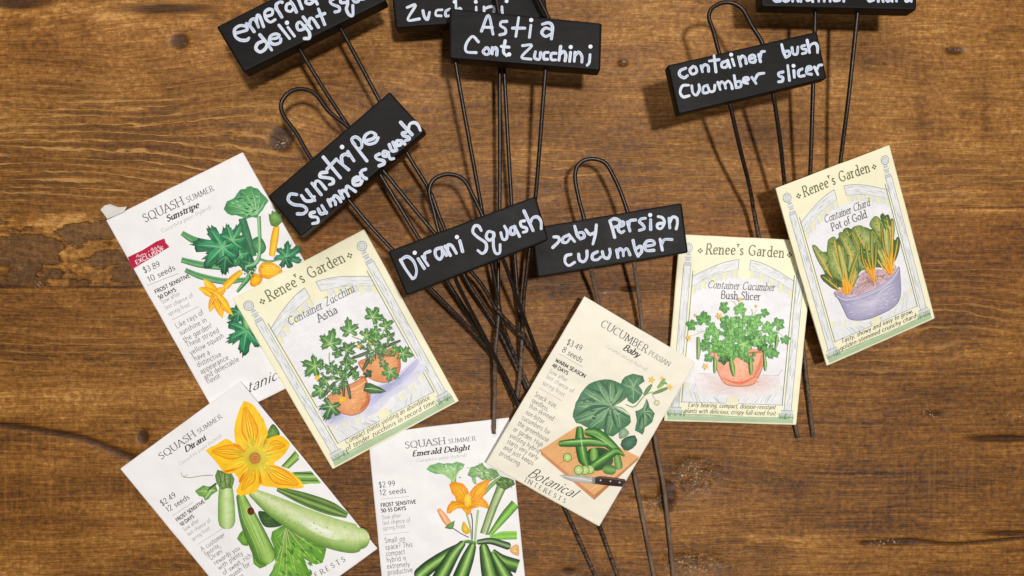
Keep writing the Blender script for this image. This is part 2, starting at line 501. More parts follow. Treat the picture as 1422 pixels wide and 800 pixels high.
class Art:
    def __init__(self, sheet, frame=None, mapper=None):
        self.s = sheet; self.v = []; self.f = []; self.c = []; self.n = 0
        self.map = mapper or frame or sheet.fr
    def put(self, p2, faces, col, lift=None):
        p = self.map(p2)
        self.s.k += 1
        z = self.s.k * Sheet.STEP
        if lift is not None: z = z + lift
        w = self.s.plane.hit(p[:, 0], p[:, 1], z)
        self.v.append(w)
        self.f += [tuple(i + self.n for i in q) for q in faces]
        self.n += len(w)
        col = np.broadcast_to(np.asarray(col, float), (len(w), 3))
        self.c.append(col)
    # -- filled outline with a centre, shaded from the centre out
    def blob(self, outline, ci, co, center=None, rings=5, jit=0.05, n=5, smooth=True, power=1.0):
        o = pts(outline)
        o = cr(o, n, True) if smooth else np.vstack([np.linspace(o[i], o[(i + 1) % len(o)], n, endpoint=False) for i in range(len(o))])
        c = np.asarray(center if center is not None else o.mean(0), float)
        # keep the outline turning one way round the centre, so that no ring folds over itself
        an = np.unwrap(np.arctan2(o[:, 1] - c[1], o[:, 0] - c[0])); rr = np.hypot(o[:, 0] - c[0], o[:, 1] - c[1])
        if abs(an[-1] - an[0]) > 3:
            sg = np.sign(an[-1] - an[0]); k = int(np.argmax(rr)); an = np.roll(an, -k) ; rr = np.roll(rr, -k)
            an = np.unwrap(an)
            am = np.maximum.accumulate(an * sg) + np.arange(len(an)) * 1e-4
            am = np.minimum(am, am[0] + 2 * math.pi - 1e-3 * np.arange(len(an), 0, -1))
            o = c + np.c_[rr * np.cos(am * sg), rr * np.sin(am * sg)]
        m = len(o)
        t = np.linspace(0, 1, rings + 1)[1:]
        P = [c[None]]; Cc = [s2l(ci)[None]]
        a, b = s2l(ci), s2l(co)
        for q in t:
            P.append(c + (o - c) * q)
            Cc.append(a + (b - a) * (q ** power) * np.ones((m, 1)))
        P = np.vstack(P); Cc = np.vstack(Cc)
        Cc = Cc * (1 + jit * 2 * (RNG.random((len(Cc), 1)) - .5) * 2)
        fs = [(0, 1 + i, 1 + (i + 1) % m) for i in range(m)]
        for r in range(rings - 1):
            A = 1 + r * m; B = A + m
            fs += [(A + i, B + i, B + (i + 1) % m, A + (i + 1) % m) for i in range(m)]
        self.put(P, fs, np.clip(Cc, 0, 1))
    def fill(self, outline, col, smooth=False):
        o = pts(outline)
        if smooth: o = cr(o, 5, True)
        if len(o) > 2:
            e = np.roll(o, -1, 0)
            if (o[:, 0] * e[:, 1] - e[:, 0] * o[:, 1]).sum() < 0: pass
        from mathutils.geometry import tessellate_polygon
        tri = tessellate_polygon([[Vector((q[0], q[1], 0)) for q in o]])
        self.put(o, [tuple(t) for t in tri], s2l(col))
    # -- tapering band with a colour profile across it
    def band(self, path, widths, cols, n=7, jit=0.05, cap=0.0, smooth=True, rise=0.0):
        p = pts(path)
        w = np.asarray(widths, float)
        if len(w) != len(p): w = np.interp(np.linspace(0, 1, len(p)), np.linspace(0, 1, len(w)), w)
        q = cr(np.c_[p, w], n) if smooth else np.c_[p, w]
        xy, w = q[:, :2], np.maximum(q[:, 2], .2)
        if cap:
            d0 = xy[0] - xy[1]; d0 /= np.linalg.norm(d0) + 1e-9
            d1 = xy[-1] - xy[-2]; d1 /= np.linalg.norm(d1) + 1e-9
            A0 = [(xy[0] + d0 * w[0] * .5 * cap * math.sin(a), w[0] * math.cos(a)) for a in (1.45, 1.1, .75, .38)]
            A1 = [(xy[-1] + d1 * w[-1] * .5 * cap * math.sin(a), w[-1] * math.cos(a)) for a in (.38, .75, 1.1, 1.45)]
            xy = np.vstack([[a[0] for a in A0], xy, [a[0] for a in A1]])
            w = np.r_[[a[1] for a in A0], w, [a[1] for a in A1]]
        d = np.gradient(xy, axis=0)
        nrm = np.c_[-d[:, 1], d[:, 0]] / (np.linalg.norm(d, axis=1)[:, None] + 1e-9)
        cols = np.array([s2l(c) for c in cols]); K = len(cols)
        if K == 1: cols = np.vstack([cols, cols]); K = 2
        ts = np.linspace(-.5, .5, K)
        P = (xy[:, None, :] + nrm[:, None, :] * (w[:, None] * ts[None])[..., None]).reshape(-1, 2)
        C = np.broadcast_to(cols[None], (len(xy), K, 3)).reshape(-1, 3)
        if jit: C = C * (1 + jit * 2 * (RNG.random((len(C), 1)) - .5))
        fs = [(i * K + j, i * K + j + 1, (i + 1) * K + j + 1, (i + 1) * K + j) for i in range(len(xy) - 1) for j in range(K - 1)]
        self.put(P, fs, np.clip(C, 0, 1), lift=np.repeat(np.arange(len(xy)) * rise, K))
    def stroke(self, path, w0, w1, col, n=5, smooth=True):
        self.band(path, [w0, w1], [col], n=n, jit=0, smooth=smooth)
    def dot(self, x, y, r, ci, co=None, ry=None, n=12):
        a = np.linspace(0, 2 * math.pi, n, endpoint=False)
        self.blob(np.c_[x + r * np.cos(a), y + (ry or r) * np.sin(a)], ci, co or ci, (x, y), rings=2, smooth=False, n=1)
    # -- lobed squash or vine leaf
    def leaf(self, x, y, ang, size, ci=(120, 175, 85), co=(60, 120, 55), vein=(180, 210, 140), lobes=5, notch=.72, teeth=.09, spread=4.3, asp=1.0, edge=None, seed=0):
        r = random.Random(int(x * 7 + y * 13) + seed)
        A = math.radians(ang)
        tips = []; out = []
        for i in range(lobes):
            f = i / (lobes - 1) * 2 - 1
            a = A + f * spread * .5
            L = size * (1 - .3 * abs(f)) * r.uniform(.9, 1.08)
            tips.append((a, L))
        half = spread * .5 / (lobes - 1)
        base = (x - math.cos(A) * size * .12, y - math.sin(A) * size * .12)
        out.append(base)
        for i, (a, L) in enumerate(tips):
            pr = [(-1.0, notch), (-.8, notch * 1.0), (-.62, .86), (-.45, .84), (-.25, .97), (-.1, .93), (0, 1.04), (.12, .92), (.28, .96), (.45, .82), (.64, .86), (.82, notch * 1.02)]
            for q, m_ in pr:
                aa = a + q * half
                rr = L * m_ * (1 + r.uniform(-teeth, teeth))
                out.append((x + math.cos(aa) * rr, y + math.sin(aa) * rr * asp))
        if edge: self.blob([(x + (q[0] - x) * 1.07, y + (q[1] - y) * 1.07) for q in out], edge, edge, (x, y), rings=1, smooth=False, n=1, jit=.1)
        self.blob(out, ci, co, (x, y), rings=4, smooth=False, n=2, jit=.10)
        for a, L in tips:
            e = (x + math.cos(a) * L * .86, y + math.sin(a) * L * .86 * asp)
            mid = (x + math.cos(a + .05) * L * .45, y + math.sin(a + .05) * L * .45 * asp)
            # light and dark dabs beside each vein
            for sgn in (-1, 1):
                o_ = np.array([-math.sin(a), math.cos(a)]) * L * .13 * sgn
                k = .82 if sgn < 0 else 1.22
                cc = tuple(np.clip(np.array(co) * k + np.array(ci) * .12, 0, 255))
                self.band([np.array((x, y)) + (np.array(mid) - (x, y)) * .6 + o_ * .4, np.array(mid) + o_, np.array(e) * .95 + np.array((x, y)) * .05 + o_ * .25],
                          [size * .03, size * .12, size * .02], [cc], n=3, jit=.1)
            self.band([(x, y), mid, e], [size * .06, size * .035, size * .012], [tuple(np.array(vein) * .7 + np.array(ci) * .3)], n=3, jit=.05)
    def build(self, name, mat, parent):
        if not self.v: return None
        return link_mesh(name, np.vstack(self.v), self.f, mat, parent, colors=np.vstack(self.c))

# ------------------------------------------------------------------ a small stroke typeface
_G = {
 'A': "74;0,0 37,100|37,100 74,0|15,35 59,35", 'B': "62;8,0 8,100|~8,100 40,98 52,76 40,54 8,53|~8,53 46,52 60,27 44,2 8,0",
 'C': "76;~70,82 50,99 22,92 5,66 5,34 22,8 50,1 72,16", 'D': "80;8,0 8,100|~8,100 48,96 74,66 72,30 48,4 8,0",
 'E': "58;8,0 8,100|8,100 52,100|8,53 44,53|8,0 54,0", 'F': "54;8,0 8,100|8,100 50,100|8,53 42,53",
 'G': "80;~72,82 50,99 22,92 5,66 5,34 22,8 50,1 70,10|70,10 70,44|48,44 70,44", 'H': "80;8,0 8,100|72,0 72,100|8,53 72,53",
 'I': "24;12,0 12,100", 'L': "54;8,0 8,100|8,0 50,0", 'M': "92;8,0 14,100|14,100 46,12|46,12 78,100|78,100 84,0",
 'N': "82;8,0 8,100|8,100 72,0|72,0 72,100", 'O': "84;~42,100 14,88 4,50 14,12 42,0 70,12 80,50 70,88 42,100",
 'P': "58;8,0 8,100|~8,100 42,97 54,72 40,48 8,46", 'Q': "86;~42,100 14,88 4,50 14,12 42,0 70,12 80,50 70,88 42,100|46,12 80,-18",
 'R': "66;8,0 8,100|~8,100 42,97 54,72 40,50 8,48|32,49 64,0", 'S': "54;~46,84 28,100 8,86 10,66 30,53 46,38 46,14 26,0 4,16",
 'T': "64;32,0 32,100|2,100 62,100", 'U': "78;~8,100 8,35 20,6 39,0 58,6 70,35 70,100", 'V': "72;0,100 36,0|36,0 72,100",
 'W': "100;0,100 26,0|26,0 50,90|50,90 74,0|74,0 100,100", 'Y': "66;0,100 33,50|33,50 66,100|33,50 33,0",
 'J': "34;~22,100 22,20 4,-8", 'K': "66;8,0 8,100|60,100 8,46|22,58 64,0", 'X': "68;4,0 64,100|4,100 64,0",
 'Z': "60;4,100 56,100|56,100 4,0|4,0 56,0",
 'a': "50;~8,50 24,62 40,54 42,40 42,0|~42,36 20,34 5,20 10,3 26,0 42,14", 'b': "56;8,0 8,100|~8,44 26,62 46,50 48,24 36,2 20,0 8,12",
 'c': "48;~43,50 28,62 10,52 5,30 12,8 28,0 44,10", 'd': "56;48,0 48,100|~48,44 30,62 10,50 6,24 18,2 34,0 48,14",
 'e': "50;~6,33 44,36 42,52 26,62 10,52 5,30 12,8 28,0 44,10", 'f': "34;~36,94 24,100 15,86 15,0|2,62 32,62",
 'g': "54;~46,46 28,62 9,50 6,28 18,8 34,8 46,22|~46,60 46,-8 34,-27 16,-26 6,-16", 'h': "56;8,0 8,100|~8,40 24,60 40,58 46,40 46,0",
 'i': "22;11,0 11,62|11,80 11,90", 'j': "22;~14,62 14,-8 10,-24 0,-27|14,80 14,90", 'k': "52;8,0 8,100|44,62 8,26|18,34 48,0", 'l': "22;11,0 11,100",
 'm': "84;8,0 8,62|~8,40 22,60 34,58 40,42 40,0|~40,40 54,60 68,58 74,42 74,0", 'n': "56;8,0 8,62|~8,40 24,60 40,58 46,40 46,0",
 'o': "56;~28,62 10,52 5,31 10,10 28,0 46,10 51,31 46,52 28,62", 'p': "56;8,-28 8,62|~8,44 26,62 46,50 48,24 36,2 20,0 8,12",
 'q': "56;48,-28 48,62|~48,44 30,62 10,50 6,24 18,2 34,0 48,14", 'r': "38;8,0 8,62|~8,38 20,58 36,58",
 's': "42;~36,50 22,62 8,52 12,38 30,26 36,12 22,0 5,10", 't': "34;~14,84 14,20 20,2 34,4|2,62 32,62",
 'u': "56;~8,62 8,20 16,2 30,2 46,20|46,0 46,62", 'v': "50;2,62 25,0|25,0 48,62", 'w': "76;2,62 21,0|21,0 38,56|38,56 55,0|55,0 74,62",
 'x': "50;4,62 46,0|46,62 4,0", 'y': "50;2,62 26,0|~48,62 26,0 14,-24 2,-26", 'z': "46;4,62 42,62|42,62 4,0|4,0 42,0",
 '0': "58;~29,100 10,84 6,50 10,16 29,0 48,16 52,50 48,84 29,100", '1': "40;10,80 24,100|24,100 24,0",
 '2': "56;~6,78 20,98 44,94 48,72 28,34 6,0|6,0 52,0", '3': "54;~8,92 28,100 44,86 40,62 22,53|~22,53 44,46 48,20 30,0 6,8",
 '4': "58;42,0 42,100|42,100 4,28|4,28 56,28", '5': "54;44,100 14,100|14,100 10,56|~10,56 34,60 48,36 38,8 8,3",
 '8': "56;~28,54 8,66 10,90 28,100 46,90 48,66 28,54 6,38 8,10 28,0 48,10 50,38 28,54", '9': "56;~48,66 34,46 10,54 8,84 28,100 48,86 46,40 20,0",
 '$': "54;~46,84 28,100 8,86 10,66 30,53 46,38 46,14 26,0 4,16|27,114 27,-14", '.': "22;9,5 13,5", ',': "20;12,8 6,-14",
 '?': "44;~4,84 22,100 40,84 34,60 20,46 20,28|20,2 20,10", '!': "22;11,100 11,28|11,2 11,10", "'": "20;11,100 9,74",
 '(': "28;~24,108 8,70 8,30 24,-8", ')': "28;~4,108 20,70 20,30 4,-8", '-': "36;6,34 30,34", ' ': "30;",
}
GLYPH = {}
for k_, s_ in _G.items():
    adv, body = s_.split(';')
    st = []
    for b_ in body.split('|'):
        if not b_: continue
        sm = b_[0] == '~'
        st.append((sm, pts(b_.lstrip('~'))))
    GLYPH[k_] = (float(adv), st)

def text(art, runs, p0, p1, h, col=(60, 60, 62), weight=9, contrast=1.0, serif=False, slant=0.0, track=10, arc=0.0, mapper=None):
    """letters along the line p0-p1 (in the art's coordinates), fitted to its length; h = cap height"""
    if isinstance(runs, str): runs = [(runs, 1.0)]
    p0 = np.asarray(p0, float); p1 = np.asarray(p1, float)
    L = np.linalg.norm(p1 - p0); ex = (p1 - p0) / L
    ey = np.array([ex[1], -ex[0]])            # up, in a frame whose y points down
    tot = sum((GLYPH[c][0] + track) * k for s, k in runs for c in s) - track
    sx = L / tot; sy = h / 100.0
    pen = 0.0; c = s2l(col); V = []; Fc = []; lift = []; nv = 0; lay = 0
    for s, k in runs:
        for ch in s:
            adv, strokes = GLYPH[ch]
            ends = [tuple(q) for sm, st in strokes for q in (st[0], st[-1])]
            segs = []
            for sm, st in strokes:
                q = cr(st, 3) if sm and len(st) > 2 else st
                segs.append(q)
                if serif and not sm and len(st) == 2 and abs(st[1][1] - st[0][1]) > 20:
                    for e in (st[0], st[1]):
                        if e[1] in (0, 100, 62, -28) and ends.count(tuple(e)) == 1:
                            lo = 17; hi = 17
                            if e[1] == 62 or (ch in 'bdhkl' and e[1] == 100): lo, hi = 20, 2
                            segs.append(np.array([[e[0] - lo, e[1]], [e[0] + hi, e[1]]]))
                if serif and sm and ch == 'U':
                    for e in (st[0], st[-1]): segs.append(np.array([[e[0] - 17, 100], [e[0] + 17, 100]]))
                if serif and sm and ch in 'hnm' :
                    e = st[-1]; segs.append(np.array([[e[0] - 12, 0], [e[0] + 12, 0]]))
            for q in segs:
                d = np.gradient(q, axis=0)
                ang = np.arctan2(d[:, 1], d[:, 0])
                th = weight * (1 - contrast * (.56 if serif else .6) * (1 - np.abs(np.sin(ang - math.radians(14)))))
                nr = np.c_[-np.sin(ang), np.cos(ang)]
                for sg in (-1, 1):
                    g_ = q + nr * (th * .5 * sg)[:, None]
                    X = (pen + (g_[:, 0] + g_[:, 1] * slant) * k) * sx
                    Y = g_[:, 1] * k * sy
                    if arc: Y = Y + arc * (1 - (2 * X / L - 1) ** 2)
                    V.append(p0 + X[:, None] * ex + Y[:, None] * ey)
                m = len(q)
                Fc += [(nv + i, nv + i + 1, nv + m + i + 1, nv + m + i) for i in range(m - 1)]
                lift += [lay * 3e-7] * (2 * m); nv += 2 * m; lay = (lay + 1) % 14
            pen += (adv + track) * k
    if V:
        art.put(np.vstack(V), Fc, c, lift=np.array(lift))
        art.s.k += 10

# ------------------------------------------------------------------ wires
def tube(path, radius, n=6, sides=9):
    p = cr(path, n)
    d = np.gradient(p, axis=0); d /= np.linalg.norm(d, axis=1)[:, None]
    up = np.array([0, 0, 1.0])
    s = np.cross(d, up); s /= np.linalg.norm(s, axis=1)[:, None]
    t = np.cross(s, d)
    a = np.linspace(0, 2 * math.pi, sides, endpoint=False)
    V = (p[:, None] + radius * (np.cos(a)[None, :, None] * s[:, None] + np.sin(a)[None, :, None] * t[:, None])).reshape(-1, 3)
    Fc = [(i * sides + j, i * sides + (j + 1) % sides, (i + 1) * sides + (j + 1) % sides, (i + 1) * sides + j) for i in range(len(p) - 1) for j in range(sides)]
    Fc.append(tuple(range(sides - 1, -1, -1))); Fc.append(tuple((len(p) - 1) * sides + j for j in range(sides)))
    return V, Fc, len(p)

def wire(name, path3, parent, dirt=(0, 0), radius=0.00115):
    q = np.array(path3, float)
    P = at(q[:, 0], q[:, 1], q[:, 2])
    # slight irregularity of bent wire
    V, Fc, m = tube(P, radius, n=14)
    # soil clings to the lower ends
    dd = np.linspace(dirt[0], dirt[1], m)
    amp = np.repeat(np.clip(dd - .35, 0, 1) * .16, 9)
    ctr = np.repeat(V[:m * 9].reshape(m, 9, 3).mean(1), 9, axis=0)
    V = ctr + (V - ctr) * (1 + amp * RNG.normal(0, 1, m * 9))[:, None]
    dv = np.repeat(np.linspace(dirt[0], dirt[1], m), 9)
    return link_mesh(name, V, Fc, M_WIRE, parent, attr={'dirt': dv}, smooth=True)

# ------------------------------------------------------------------ the block a stake carries
def block(corners, zs, thick, parent, fr=None):
    pl = Plane(corners, zs)
    P = np.array([pl.hit(np.array(c[0]), np.array(c[1])) for c in corners])
    low = P - np.array([0, 0, thick])
    bm = bmesh.new()
    org = np.array(world_loc(parent))
    tv = [bm.verts.new(q - org) for q in P]; lv = [bm.verts.new(q - org) for q in low]
    bm.faces.new(tv[::-1]); bm.faces.new(lv)
    for i in range(4):
        j = (i + 1) % 4
        bm.faces.new((tv[i], tv[j], lv[j], lv[i]))
    bmesh.ops.recalc_face_normals(bm, faces=bm.faces)
    bmesh.ops.bevel(bm, geom=list(bm.edges), offset=0.0013, segments=3, profile=0.6, affect='EDGES')
    me = bpy.data.meshes.new('sign_block'); bm.to_mesh(me); bm.free()
    for p in me.polygons: p.use_smooth = p.area < 2e-5
    me.materials.append(M_BLOCK)
    o = bpy.data.objects.new('sign_block', me); COL.objects.link(o); o.parent = parent
    return o, Sheet(pl, fr)

def handwriting(sheet, parent, groups, width):
    """marker strokes: near-white line with a thinner bluish core where the ink pooled away"""
    a = Art(sheet)
    for st in groups:
        for q in st.split('|'):
            if q.startswith('o'):
                x, y = [float(t) for t in q[1:].split(',')]
                a.dot(x, y, width * .6, (206, 216, 238), (232, 236, 245), n=10); continue
            p = pts(q)
            p = p + RNG.normal(0, width * .03, p.shape)
            lead = RNG.uniform(.78, 1.08, len(p)) * width * .9
            t = RNG.uniform(0, 1)
            core = tuple(np.array((198, 210, 230)) * (1 - t) + np.array((146, 168, 206)) * t)
            a.band(p, lead, [(176, 185, 206), (222, 228, 238), core, core, (218, 224, 236), (178, 187, 208)], n=6, jit=.05, cap=1.0, rise=1.5e-7)
            sheet.k += 30
    return a.build('lettering', M_MARK, parent)
# ------------------------------------------------------------------ garden stakes
def stake(label, corners, zs, thick, fr, strokes, mark_w, loop, legs):
    cx = np.mean([c[0] for c in corners]); cy = np.mean([c[1] for c in corners])
    b = at(cx, cy, 0.0)
    t = thing('garden_stake', (b[0], b[1], 0.0), label, 'plant marker', 'wire garden stakes with black sign blocks')
    o, sh = block(corners, zs, thick, t, fr)
    handwriting(sh, o, strokes, mark_w)
    if loop: wire('wire_loop', loop, t, (0.1, 0.15))
    for path, d in legs: wire('wire_leg', path, t, d)
    return t

def zl(pp, z): return [(x, y, z) for x, y in pts(pp)]

E_ = Frame(300, 0, 250 / 1422)
S_ = Frame(380, 150, 220 / 1035)
A_ = Frame(540, 0, 300 / 1422)
D_ = Frame(540, 275, 220 / 1408)
P_ = Frame(750, 275, 210 / 1422)
B_ = Frame(920, 40, 240 / 1422)
C_ = Frame(1050, 0, 240 / 1422)

stake('wire stake whose black block is hand-lettered emerald delight squash, cut by the top edge', [(300, 37), (498, -64), (537, 1), (338, 101)], [.040] * 4, .010, E_,
 ["150,262 205,250 245,235 232,208 185,205 145,235 150,285 190,315 240,318 260,300", "240,185 275,215 300,250|265,200 275,160 310,155 335,215|320,175 325,125 345,130 375,210",
  "395,130 440,115 445,80 415,75 385,100 395,150 430,175 465,155", "470,65 495,95 520,135|485,80 475,40 505,15 522,20", "600,25 560,35 555,75 590,90 615,60|590,10 610,40 635,95", "630,-60 680,70",
  "760,-5 720,-10 710,20 745,30 775,5|740,-80 800,30",
  "930,-10 900,10 920,35 970,55 975,85 940,95", "1020,20 985,20 990,-15 1030,-20 1040,30 1030,70 1050,115 1080,120 1080,45", "1070,-35 1090,12 1125,8 1125,-35|1115,-50 1150,-5",
  "1185,-40 1150,-35 1160,-8 1190,-20|1175,-55 1210,-15", "1230,-110 1205,-90 1235,-70 1240,-40 1215,-35", "1240,-160 1295,-60|1270,-105 1290,-135 1330,-80",
  "345,275 400,340 440,395|385,320 330,345 315,385 350,410 390,385 405,350", "430,310 480,300 500,280 470,268 430,285 425,330 460,350 505,335 512,305", "497,200 580,305", "568,215 620,285|o560,180",
  "700,215 665,175 640,195 650,235 690,230 705,205|690,200 735,255 735,300 700,305", "690,135 755,225|735,195 740,150 765,150 808,215", "810,72 860,195|795,130 860,105"], 29,
 zl("372,-10 350,-60 342,-100 362,-122 392,-118 420,-85 440,-40", .0335),
 [([(400, 40, .0335), (417, 70, .0335), (448, 121, .0315), (482, 173, .030), (527, 241, .027), (581, 330, .022), (626, 399, .016), (685, 492, .0085), (712, 552, .005), (732, 592, .003)], (0, .7)),
  ([(457, 12, .0335), (474, 41, .0335), (525, 136, .030), (565, 212, .026), (596, 264, .022), (612, 305, .020), (646, 385, .0145), (690, 455, .0095), (722, 520, .0055), (742, 562, .003)], (0, .7))])

stake('wire stake whose steeply tilted black block is hand-lettered Sunstripe summer squash', [(371, 273), (541, 127), (591, 182), (417, 329)], [.042] * 4, .010, S_,
 ["150,565 110,565 95,600 130,630 190,640 215,665 195,690 155,693", "180,572 210,605 250,605 265,580|215,535 270,605", "250,490 310,565|270,510 275,480 300,480 340,530",
  "345,420 310,425 305,450 350,455 385,465 390,490 365,500", "325,322 435,455|350,400 410,335", "420,345 490,405|450,370 445,320 470,300 490,310", "485,285 525,345|o447,255",
  "515,225 610,345|530,240 510,205 535,190 570,215 575,255 550,270", "600,215 650,200 665,175 635,160 600,180 590,215 620,238 665,225 685,195",
  "265,680 240,690 245,710 285,715 290,745 255,755", "290,660 310,690 345,680|315,637 345,686", "355,600 375,640|365,620 375,595 400,610 405,632|387,597 400,572 425,590 440,612", "430,545 455,590|445,562 450,537 475,550 490,577|472,542 480,510 505,525 535,547",
  "525,482 560,465 545,450 520,465 525,500 560,500 578,478", "565,425 590,455|570,440 575,412 602,400|590,455 606,462", "690,300 665,315 680,335 715,345 720,365 690,378", "745,290 720,285 715,310 735,315 750,290|745,290 760,330 785,330",
  "755,240 775,280 800,275|780,225 802,272", "830,215 805,215 805,240 830,240 840,215|830,210 858,236", "860,160 840,165 850,185 880,190 885,205 860,212", "830,95 905,175|880,140 890,105 920,95 945,115 957,145"], 25,
 zl("452,246 431,219 412,186 393,159 391.5,141 404,127 422,124 439,132 457,155 482,175 500,195", .0355),
 [([(470, 262, .0355), (486, 280, .0345), (527, 328, .031), (609, 412, .0225), (682, 490, .0125), (716, 552, .0065), (742, 600, .004)], (.1, .8)),
  ([(515, 216, .0355), (534, 239, .0345), (602, 322, .0295), (664, 389, .0225), (690, 430, .0185), (719, 461, .014), (745, 494, .009), (775, 560, .004)], (.1, .8))])

stake('wire stake whose black block reads Zucchini, half hidden under the Astia block', [(541, -35), (752, -50), (761, 24), (549, 39)], [.0285] * 4, .010, A_,
 ["120,50 175,35 125,130 200,125", "225,70 235,110 255,128 268,80", "350,65 315,70 310,100 345,105", "400,60 375,75 375,105 400,105", "440,0 445,95|445,70 470,55 480,90", "575,45 575,90|o433,12|o572,12",
  "625,45 628,95|628,60 660,45 690,48 692,95", "745,45 745,90|o775,8", "140,-120 190,-120 190,-60 140,-60", "230,-120 250,-60 280,-120", "330,-110 330,-60 370,-60"], 21,
 zl("676,-30 672,-75 678,-110 700,-125 722,-112 730,-75 732,-30", .0215),
 [([(695, 60, .0215), (694, 95, .0212), (694, 270, .0165), (692, 373, .0150), (692, 440, .0148), (688, 490, .0142), (687, 545, .009), (686, 602, .0048)], (.2, 1.0)),
  ([(699, 60, .0215), (700, 95, .0212), (710, 278, .014), (716, 373, .011), (722, 457, .0075), (721, 529, .004), (716, 572, .003)], (.2, .9))])

stake('wire stake whose black block is hand-lettered Astia Cont. Zucchini', [(624, 11), (836, 32), (834, 98), (623.5, 81)], [.044] * 4, .011, A_,
 ["610,205 655,100 685,225|625,180 680,180", "775,140 740,145 735,170 765,190 765,220 730,230", "855,115 835,240|815,185 895,185", "935,165 925,245|o937,132", "1010,160 1050,150 1078,175 1070,255|1070,195 1030,185 1005,215 1030,240 1065,225",
  "590,275 550,240 510,290 510,340 575,348", "640,315 620,340 640,360 665,345 650,315 635,318", "680,315 680,355|685,330 700,312 712,330 710,360", "765,270 755,340 775,368|740,305 790,310", "o792,358",
  "880,300 940,300 875,375 935,390", "965,340 960,380 990,390 1000,345", "1050,345 1025,350 1020,385 1045,390", "1100,350 1070,355 1070,390 1100,395", "1130,305 1120,395|1125,360 1150,340 1165,365 1160,400",
  "1195,345 1190,405|o1197,310", "1225,345 1220,405|1225,365 1250,345 1270,370 1270,410", "1325,360 1320,410 1305,430|o1327,307"], 23,
 zl("701,50 691,8 688,-35 697,-62 716,-70 734,-55 744,-12 760,22 772,50", .037),
 [([(630, 55, .037), (633, 90, .036), (668, 285, .024), (684, 373, .019), (700, 455, .012), (722, 510, .0065), (742, 552, .004)], (0, .8)),
  ([(760, 70, .037), (757, 103, .036), (744, 270, .024), (732, 373, .0175), (727, 418, .0145), (726, 457, .0115), (722, 522, .0075), (716, 566, .004)], (.1, 1.0))])

stake('wire stake whose black block is hand-lettered baby Persian cucumber', [(737, 317), (947, 281.6), (956, 351), (746, 385.6)], [.0285] * 4, .010, P_,
 ["130,365 170,370 175,410 120,465", "270,350 220,370 210,410 250,420 280,380|270,345 325,410", "325,265 350,350 380,385|350,330 400,325 415,365 380,385", "430,300 470,340 520,320|530,255 520,340 495,430",
  "655,215 680,290 700,370|655,215 700,195 750,220 740,260 690,275", "740,270 785,255 780,225 750,235 735,290 760,325 790,310", "820,225 845,310|835,260 845,215 900,205", "990,190 950,195 935,225 965,250 980,285 935,305",
  "1040,205 1040,295|o1035,160", "1110,175 1150,185 1170,230 1140,285 1105,280 1110,245 1165,235", "1210,190 1220,280|1220,230 1245,180 1285,190 1290,240 1280,290",
  "290,530 245,545 235,600 270,635 325,605", "360,530 370,580 410,600 440,560 440,500", "540,505 495,530 495,575 540,580 570,555", "585,505 600,555 640,565 660,520 655,480", "720,490 735,560|730,510 750,480 780,500 785,545|780,505 810,475 835,500 845,535",
  "875,400 895,490 920,545|900,480 945,455 955,500 920,545", "985,455 1070,440 1060,405 1010,405 980,450 1000,495 1070,490", "1130,390 1150,490|1145,430 1170,390 1240,390"], 33,
 zl("815,325 810.5,302 803,273 798.5,247 802,230.6 813,222 827,221 841,227 852,245 862,267 871,293 878,315", .0225),
 [([(816, 360, .0225), (822, 381, .0195), (830, 416, .0115), (848, 500, .007), (866, 590, .005), (881, 659, .0032), (908, 800, .0016), (914, 836, .0014)], (.9, 1.0)),
  ([(876, 350, .0225), (881, 370, .0205), (889, 428, .0115), (900, 520, .007), (909, 605, .0042), (923, 686, .0030), (935, 800, .0016), (938, 832, .0014)], (.9, 1.0))])

stake('wire stake whose black block reads Dirani Squash, overlapping the Persian cucumber block', [(538, 349), (744, 272), (762, 333), (564, 411)], [.044] * 4, .010, D_,
 ["105,550 150,630 210,715|105,550 160,520 215,560 245,640 235,700 210,715", "260,540 315,625|o230,487", "295,520 350,600|320,540 320,495 365,475", "470,440 420,460 415,510 450,545 475,510 470,450|465,440 510,510",
  "500,430 545,510|520,460 525,420 560,425 600,490", "630,380 655,475|o605,347", "820,290 800,250 760,250 745,300 790,350 860,400 865,460 830,495 790,465", "935,310 885,300 865,345 895,375 935,345 935,310|930,320 930,430 950,490 985,485 990,415",
  "995,310 1010,365 1045,360 1050,300 1025,250", "1120,255 1080,270 1085,320 1120,310 1125,260|1115,250 1160,340", "1205,200 1170,215 1180,250 1220,265 1225,295 1195,305", "1200,115 1280,290|1255,230 1275,180 1320,170 1350,210 1355,275"], 32,
 zl("618,345 609,320 602,292 596,267 601,251 615,243 631,243 645,251 656,270 669,297 678,320", .0375),
 [([(630, 380, .0375), (641, 406, .033), (685, 491, .0165), (719, 559, .0085), (785, 707, .003), (827, 800, .0018), (842, 832, .0014)], (.1, .9)),
  ([(695, 352, .0375), (704, 374, .034), (722, 425, .026), (752, 506, .0105), (795, 620, .0055), (833, 731, .003), (858, 800, .0018), (868, 830, .0014)], (.1, .9))])

